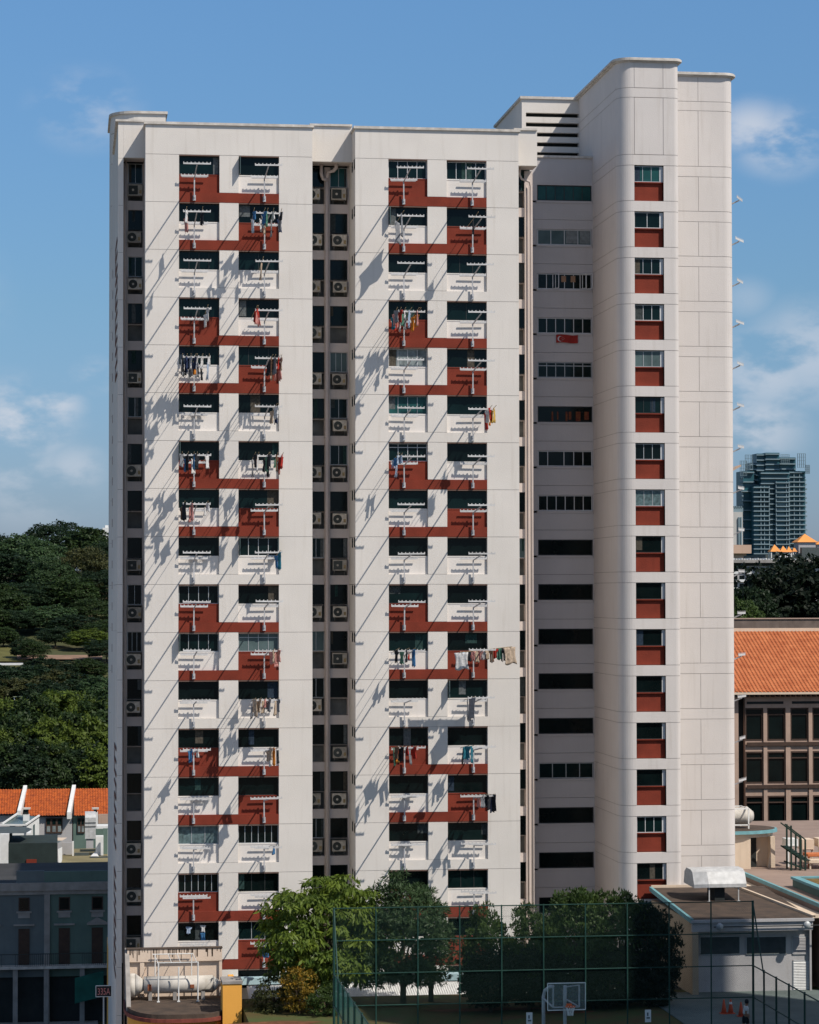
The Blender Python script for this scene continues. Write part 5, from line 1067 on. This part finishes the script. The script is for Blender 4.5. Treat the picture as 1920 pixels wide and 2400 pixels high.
# ---- left: row of houses with orange roofs
YO = 90.
def corr_roof(x0, x1, y0, z0, y1, z1, o, nm='roof', nr=16, pitch=.24):
    m = MB(); n = max(4, int((x1-x0)/(pitch/4))); vs = []; w = (x1-x0)/(n-1)
    for j in range(nr):
        for s_ in (0, 1):
            t = (j+s_*.97)/nr; vs += [(x0+i*w, y0+(y1-y0)*t, z0+(z1-z0)*t+(.07 if s_ == 0 else 0)+[0, .05, .05, 0][i % 4]) for i in range(n)]
    m.add(vs, [(r_*n+i, r_*n+i+1, (r_+1)*n+i+1, (r_+1)*n+i) for r_ in range(2*nr-1) for i in range(n-1)])
    return rel(m, o).build(nm, 'tile', o)
hu = [(-62, 56), (56, 172), (172, 290)]
for i, (u0, u1) in enumerate(hu):
    x0, x1 = X(u0, YO), X(u1, YO); vg_, ve_ = 1850, (1909, 1914, 1915)[i]
    ze_, zg_ = Z(ve_, YO-.5, 60), Z(vg_, YO+4.5, 60)
    o = empty('terrace_house', (x0, YO, -9), 'orange-roofed terrace house, %s' % ('behind the lean-to with the glass roof', 'middle one, with the three-light dark window', 'greenish one with the silver duct')[i], 'house', 'row of houses with orange roofs')
    corr_roof(x0+.12, x1-.12, YO-.5, ze_, YO+4.5, zg_, o); corr_roof(x0+.12, x1-.12, YO+9.5, ze_, YO+4.5, zg_, o)
    rel(MB().box(x0+.05, x1-.05, YO, YO+9, -9, ze_-.12), o).build('wall', ('greyw', 'greyw', 'teal')[i], o)
    if i < 2:                                # party wall standing proud of the tiles
        y0, y1 = YO-.7, YO+4.5; m = MB(); w = .17; xx = x1; dz = .38
        m.add([(xx-w-.35, y0, ze_-.25), (xx+w-.35, y0, ze_-.25), (xx+w-.35, y0, ze_+dz), (xx-w-.35, y0, ze_+dz), (xx-w+.12, y1, ze_-.2), (xx+w+.12, y1, ze_-.2), (xx+w+.12, y1, zg_+dz), (xx-w+.12, y1, zg_+dz)], [(0, 1, 2, 3), (3, 2, 6, 7), (0, 3, 7, 4), (1, 5, 6, 2), (4, 7, 6, 5)]); rel(m, o).build('party_wall', 'white', o)
    def w3(ua, ub, va, vb, n):
        xa, xb, za, zb = X(ua, YO-.1), X(ub, YO-.1), Z(vb, YO-.1, 100), Z(va, YO-.1, 100); m = MB(); m.box(xa, xb, YO-.12, YO-.02, za, zb); w_ = rel(m, o).build('window', 'brownf', o)
        m = MB(); 
        for k_ in range(n):
            a_ = xa+(xb-xa)*(k_+.2)/n; b_ = xa+(xb-xa)*(k_+.8)/n
            m.box(a_, b_, YO-.14, YO-.121, za+.12, (za+zb)/2-.05); m.m(1).box(a_, b_, YO-.14, YO-.121, (za+zb)/2+.1, zb-.12).m(0)
        rel(m, o).build('pane', ['g3', 'g1'], w_)
    if i == 1: w3(109, 148, 1917, 1953, 3)
    if i == 2: w3(183, 200, 1918, 1954, 2)
zt_, YE = Z(1938, 82, 40), 82.
o = empty('lean_to', (X(30, YE), YE, -9), 'white lean-to with a greenish glass roof in front of the orange tiles', 'lean-to')
m = MB(); m.add([at(4, 1934, YE), at(60, 1934, YE), at(92, 1914, YE+4), at(40, 1910, YE+4)], [(0, 1, 2, 3)]); rel(m, o).build('glass_roof', 'g5', o)
m = MB(); 
for a, b in (((0, 1936), (60, 1936)), ((60, 1936), (92, 1914)), ((5, 1934), (42, 1909))): m.bar(at(*a, YE if a[1] > 1930 else YE+4)+[0, 0, .1], at(*b, YE if b[1] > 1930 else YE+4)+[0, 0, .1], .14)
rel(m, o).build('frame', 'white', o); m = MB(); m.box(X(-30, YE), X(62, YE), YE+.2, YE+.4, -9, Z(1938, YE, 30)); m.add([at(62, 1938, YE), at(92, 1917, YE+4), at(92, 1965, YE+4), at(62, 1985, YE)], [(0, 1, 2, 3)]); rel(m, o).build('wall', 'white', o)
m = MB(); a, b, c, d = at(79, 1934, YE+2.1), at(91, 1926, YE+3.9), at(91, 1951, YE+3.9), at(79, 1960, YE+2.1); off = np.array([-.05, -.1, 0]); m.add([a+off, b+off, c+off, d+off], [(0, 1, 2, 3)]); rel(m, o).build('lattice_window', 'g5', o)
def chimney(u0, u1, v0, v1, Y, label):
    o = empty('chimney', (X(u0, Y), Y, Z(v1, Y, u0)), label, 'chimney'); x0, x1, z0, z1 = X(u0, Y), X(u1, Y), Z(v1, Y, u0), Z(v0, Y, u0); h = (z1-z0)
    rel(MB().box(x0, x1, Y, Y+.7, z0-1, z0+h*.55), o).build('stack', 'white', o); rel(MB().box(x0-.08, x1+.08, Y-.08, Y+.78, z1-.12, z1), o).build('cap', 'cap', o); rel(MB().box(x0+.08, x1-.08, Y+.1, Y+.6, z0+h*.55, z1-.12), o).build('opening', 'core', o)
chimney(56, 71, 1894, 1928, 84, 'square white chimney rising by the glass lean-to'); chimney(219, 231, 1894, 1916, 86, 'square white chimney behind the silver duct')
o = empty('exhaust_duct', (X(213, 80), 80, Z(2000, 80, 213)), 'silver bent exhaust duct standing against the green house', 'duct')
xd0, xd1 = X(201, 80), X(226, 80); m = MB(); zt_ = Z(1907, 80, 213); zb_ = Z(1966, 80, 213)
m.box(xd0, xd1, 80, 81, zb_, zt_-.35); m.add([(xd0, 80, zt_-.35), (xd1, 80, zt_-.35), (xd1, 80.3, zt_-.1), (xd0, 80.3, zt_-.1), (xd1, 80.8, zt_), (xd0, 80.8, zt_), (xd1, 82.5, zt_), (xd0, 82.5, zt_)], [(0, 1, 2, 3), (3, 2, 4, 5), (5, 4, 6, 7)]); rel(m, o).build('duct', 'steel', o)
m = MB(); [m.box(xd0-.02, xd1+.02, 79.96, 80, Z(v, 80, 213), Z(v-1.5, 80, 213)) for v in (1929, 1938)]; rel(m, o).build('seam', 'dframe', o); rel(MB().box(xd0+.1, xd1-.2, 80.1, 80.9, -9, zb_), o).build('support', 'greyw', o)
# back yard walls and decks
o = empty('yard_buildings', (X(90, 70), 70, -9), 'jumble of shade-darkened sheds, white yard walls and an olive roof terrace behind the shophouses', 'outbuilding')
def yl(m, n_, mt): return rel(m, o).build(n_, mt, o)
m = MB(); ubox(m, 5, 24, 1955, 2016, 70, 3); yl(m, 'yard_wall', 'white'); m = MB(); ubox(m, 64, 74, 1953, 1972, 74, 3); yl(m, 'yard_wall', 'white')
m = MB(); m.add([at(-20, 1938, 66), at(60, 1938, 66), at(77, 1943, 63), at(60, 1953, 60), at(-20, 1953, 60)], [(0, 1, 2, 3, 4)]); ubox(m, 24, 31, 1953, 1975, 63, .4); yl(m, 'canopy', 'slatd')
m = MB(); ubox(m, 22, 136, 1976, 2041, 60, 7); yl(m, 'shade_toned_shed', mat('shade_dark_shed', (.022, .034, .032), .9, .3, 1, stains=.3)); m = MB(); ubox(m, 64, 88, 2014, 2030, 59.9, .1); yl(m, 'red_door', 'red')  # shade on the shed is put into its near-black colour
m = MB(); m.add([at(22, 1976, 60), at(136, 1976, 60), at(146, 1970, 66), at(60, 1970, 66)], [(0, 1, 2, 3)]); yl(m, 'shed_roof', 'bluegrey')
m = MB(); m.add([at(42, 1970, 66.5), at(146, 1970, 66.5), at(158, 1963, 72), at(70, 1963, 72)], [(0, 1, 2, 3)]); yl(m, 'terrace', 'cream')
m = MB(); m.add([at(136, 1990, 60), at(146, 1985, 66), at(146, 2036, 60.5), at(138, 2036, 60)], [(0, 1, 2, 3)]); yl(m, 'side_wall', 'white'); m = MB(); ubox(m, 146, 172, 1975, 2010, 67, .2); yl(m, 'screen', 'greyw'); m = MB(); ubox(m, 171, 175, 1972, 2018, 66, .3); yl(m, 'post', 'white')
m = MB(); a = at(143, 2036, 56); zd_ = a[2]; m.box(a[0], X(300, 56), 56, 72, zd_-.3, zd_); yl(m, 'olive_terrace', mat('olive_screed', (.20, .17, .09), .95, .2, .5)); m = MB(); ubox(m, 176, 210, 1999, 2020, 66, .3); ubox(m, 212, 300, 2008, 2026, 64, .3); yl(m, 'low_wall', 'slatd')
m = MB(); m.add([at(212, 2007, 64), at(232, 2007, 64), at(226, 1997, 67), at(222, 1997, 67)], [(0, 1, 2, 3)]); ubox(m, 226, 244, 1960, 2007, 66, 1); ubox(m, 254, 258, 1945, 2007, 65, .3); ubox(m, 228, 300, 1936, 1942, 68, 2); yl(m, 'white_wall', 'white')
m = MB(); ubox(m, 232, 300, 1908, 1930, 72, .3); yl(m, 'old_plaster_wall', 'beige'); m = MB(); ubox(m, 243, 256, 1942, 2007, 67, .3); yl(m, 'green_wall', 'teal')
# ---- left: two shophouses facing the road
YP = 41.
def shop(u0, u1, wins, mt, label, vtop, sp):
    x0, x1 = X(u0, YP), X(u1, YP); o = empty('shophouse', (x0, YP, -9), label, 'shophouse', 'shophouses in the shade')
    def L(m, n_, m2): return rel(m, o).build(n_, m2, o)
    zt_ = Z(vtop, YP, 100); zc = Z(2068, YP, 100); zc2 = Z(2096, YP, 100); z1 = Z(2257, YP, 100); xs0 = x0
    L(MB().box(x0, x1, YP, YP+.4, z1-.5, zc), 'wall', mt); L(MB().box(x0, x1, YP+.4, YP+14, -9, zc-.06), 'body', mt); L(MB().box(x0, x1, YP+.31, YP+14, zc-.06, zc-.01), 'shade_dark_roof', 'asph')  # dark cap colour stands in for shade on top of the body
    L(MB().box(x0, x1, YP-.35, YP+.3, zc2+.3, zc).box(x0, x1, YP-.18, YP, zc2, zc2+.3), 'cornice', 'conc'); L(MB().box(X(max(u0, 41), YP), x1, YP, YP+.3, zc, zt_), 'parapet', mt)
    L(MB().box(x0, x0+.42, YP-.14, YP-.0, -9, zc2), 'pilaster', 'conc') if u0 > 50 else None
    L(MB().box(x0, x1, YP-.9, YP+.0, z1-.32, z1-.12), 'balcony_slab', 'cap'); L(MB().box(x0, x1, YP-.05, YP+.35, z1-1.0, z1-.5), 'beam', mt)
    for c_, pd in wins:
        xa, xb = X(c_-13, YP), X(c_+13, YP)
        m = MB(); zu0, zu1 = Z(2134, YP, 100), Z(2103, YP, 100); m.box(xa, xb, YP-.05, YP-.01, zu0, zu1); w_ = L(m, 'window', 'brownf'); rel(MB().box(xa+.08, xb-.08, YP-.06, YP-.05, zu0+.08, zu1-.08), o).build('pane', 'g0', w_)
        L(MB().box(xa-.15, xb+.15, YP-.12, YP, zu0-.16, zu0-.04).box(xa-.03, xb+.03, YP-.06, YP, Z(2151, YP, 100), Z(2139, YP, 100)), 'window_apron', 'conc')
        zd0, zd1 = z1-.1, Z(2176, YP, 100); L(MB().box(xa, xb, YP-.06, YP-.01, zd0, zd1).box(xa+(xb-xa)/2-.02, xa+(xb-xa)/2+.02, YP-.07, YP-.06, zd0, zd1), 'shuttered_door', 'brownf')
        zp_ = Z(2165, YP, 100); m = MB(); m.box(xa-.35, xb+.35, YP-.2, YP, zp_-.12, zp_)
        if pd: xm = (xa+xb)/2; m.add([(xa-.35, YP-.2, zp_+.01), (xb+.35, YP-.2, zp_+.01), (xm, YP-.2, zp_+.42), (xa-.35, YP, zp_+.01), (xb+.35, YP, zp_+.01), (xm, YP, zp_+.42)], [(0, 1, 2), (0, 2, 5, 3), (1, 4, 5, 2)])
        L(m, 'door_hood', 'conc')
    m = MB(); x = x0+.1
    while x < x1-.1:
        if int((x-x0)/.9) % 4 != 2: m.box(x, x+.03, YP-.86, YP-.83, z1-.1, z1+.75)
        x += .14
    m.box(x0, x1, YP-.88, YP-.82, z1+.75, z1+.8); L(m, 'railing', 'dframe')
    n = int((x1-x0)/2.6)+1; [L(MB().box(x0+i*2.6, x0+i*2.6+.35, YP-.8, YP-.45, -9, z1-.32), 'column', 'conc') for i in range(n)]; L(MB().box(x0, x1, YP+.3, YP+.36, -9, z1-1.0), 'shopfront', 'core')
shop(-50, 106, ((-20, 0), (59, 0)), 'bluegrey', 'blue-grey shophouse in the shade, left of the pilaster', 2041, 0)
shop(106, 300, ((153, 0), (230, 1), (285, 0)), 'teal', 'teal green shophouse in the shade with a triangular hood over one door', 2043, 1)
m = MB(); m.add([(X(178, YP-1.5), YP-1.6, Z(2292, YP-1.6, 180)), (X(245, YP-1.6), YP-1.6, Z(2275, YP-1.6, 240)), (X(245, YP-1.6), YP-1.6, Z(2335, YP-1.6, 240)), (X(178, YP-1.6), YP-1.6, Z(2352, YP-1.6, 180))], [(0, 1, 2, 3)])
o = m.build('awning', mat('green_tarpaulin', (.015, .11, .085), .8, .3, 1)); sm = o.modifiers.new('s', 'SOLIDIFY'); sm.thickness = .04; tag(o, 'green tarpaulin hung before the teal shophouse', 'tarpaulin')
m = MB(); m.box(X(256, 24), X(272, 24), 24, 30, -9, Z(2224, 24, 262)); tag(m.build('yellow_pillar', 'yellow'), 'dull yellow pillar showing past the left edge of the white block, beside the sign', 'pillar')
# ---- unseen slab block added beyond the right edge, stepped to shade court and trees
nb = empty('added_shade_block', (30, -58, 0), 'plain slab block added unseen beyond the right edge to shade the court', 'building')
m = MB(); m.box(30.5, 46, -50, -45, 0, 32).box(46, 61, -50, -45, 0, 56.5).box(61, 69, -50, -45, 0, 63); rel(m, nb).build('wall', 'wall', nb)
m = MB(); [m.box(31+i*3.1, 32.9+i*3.1, -45.02, -45.0, 1.5+j*2.8, 2.7+j*2.8) for i in range(9) for j in range(10 if i < 5 else 18)]; rel(m, nb).build('window_bands', 'g0', nb, kind='stuff')
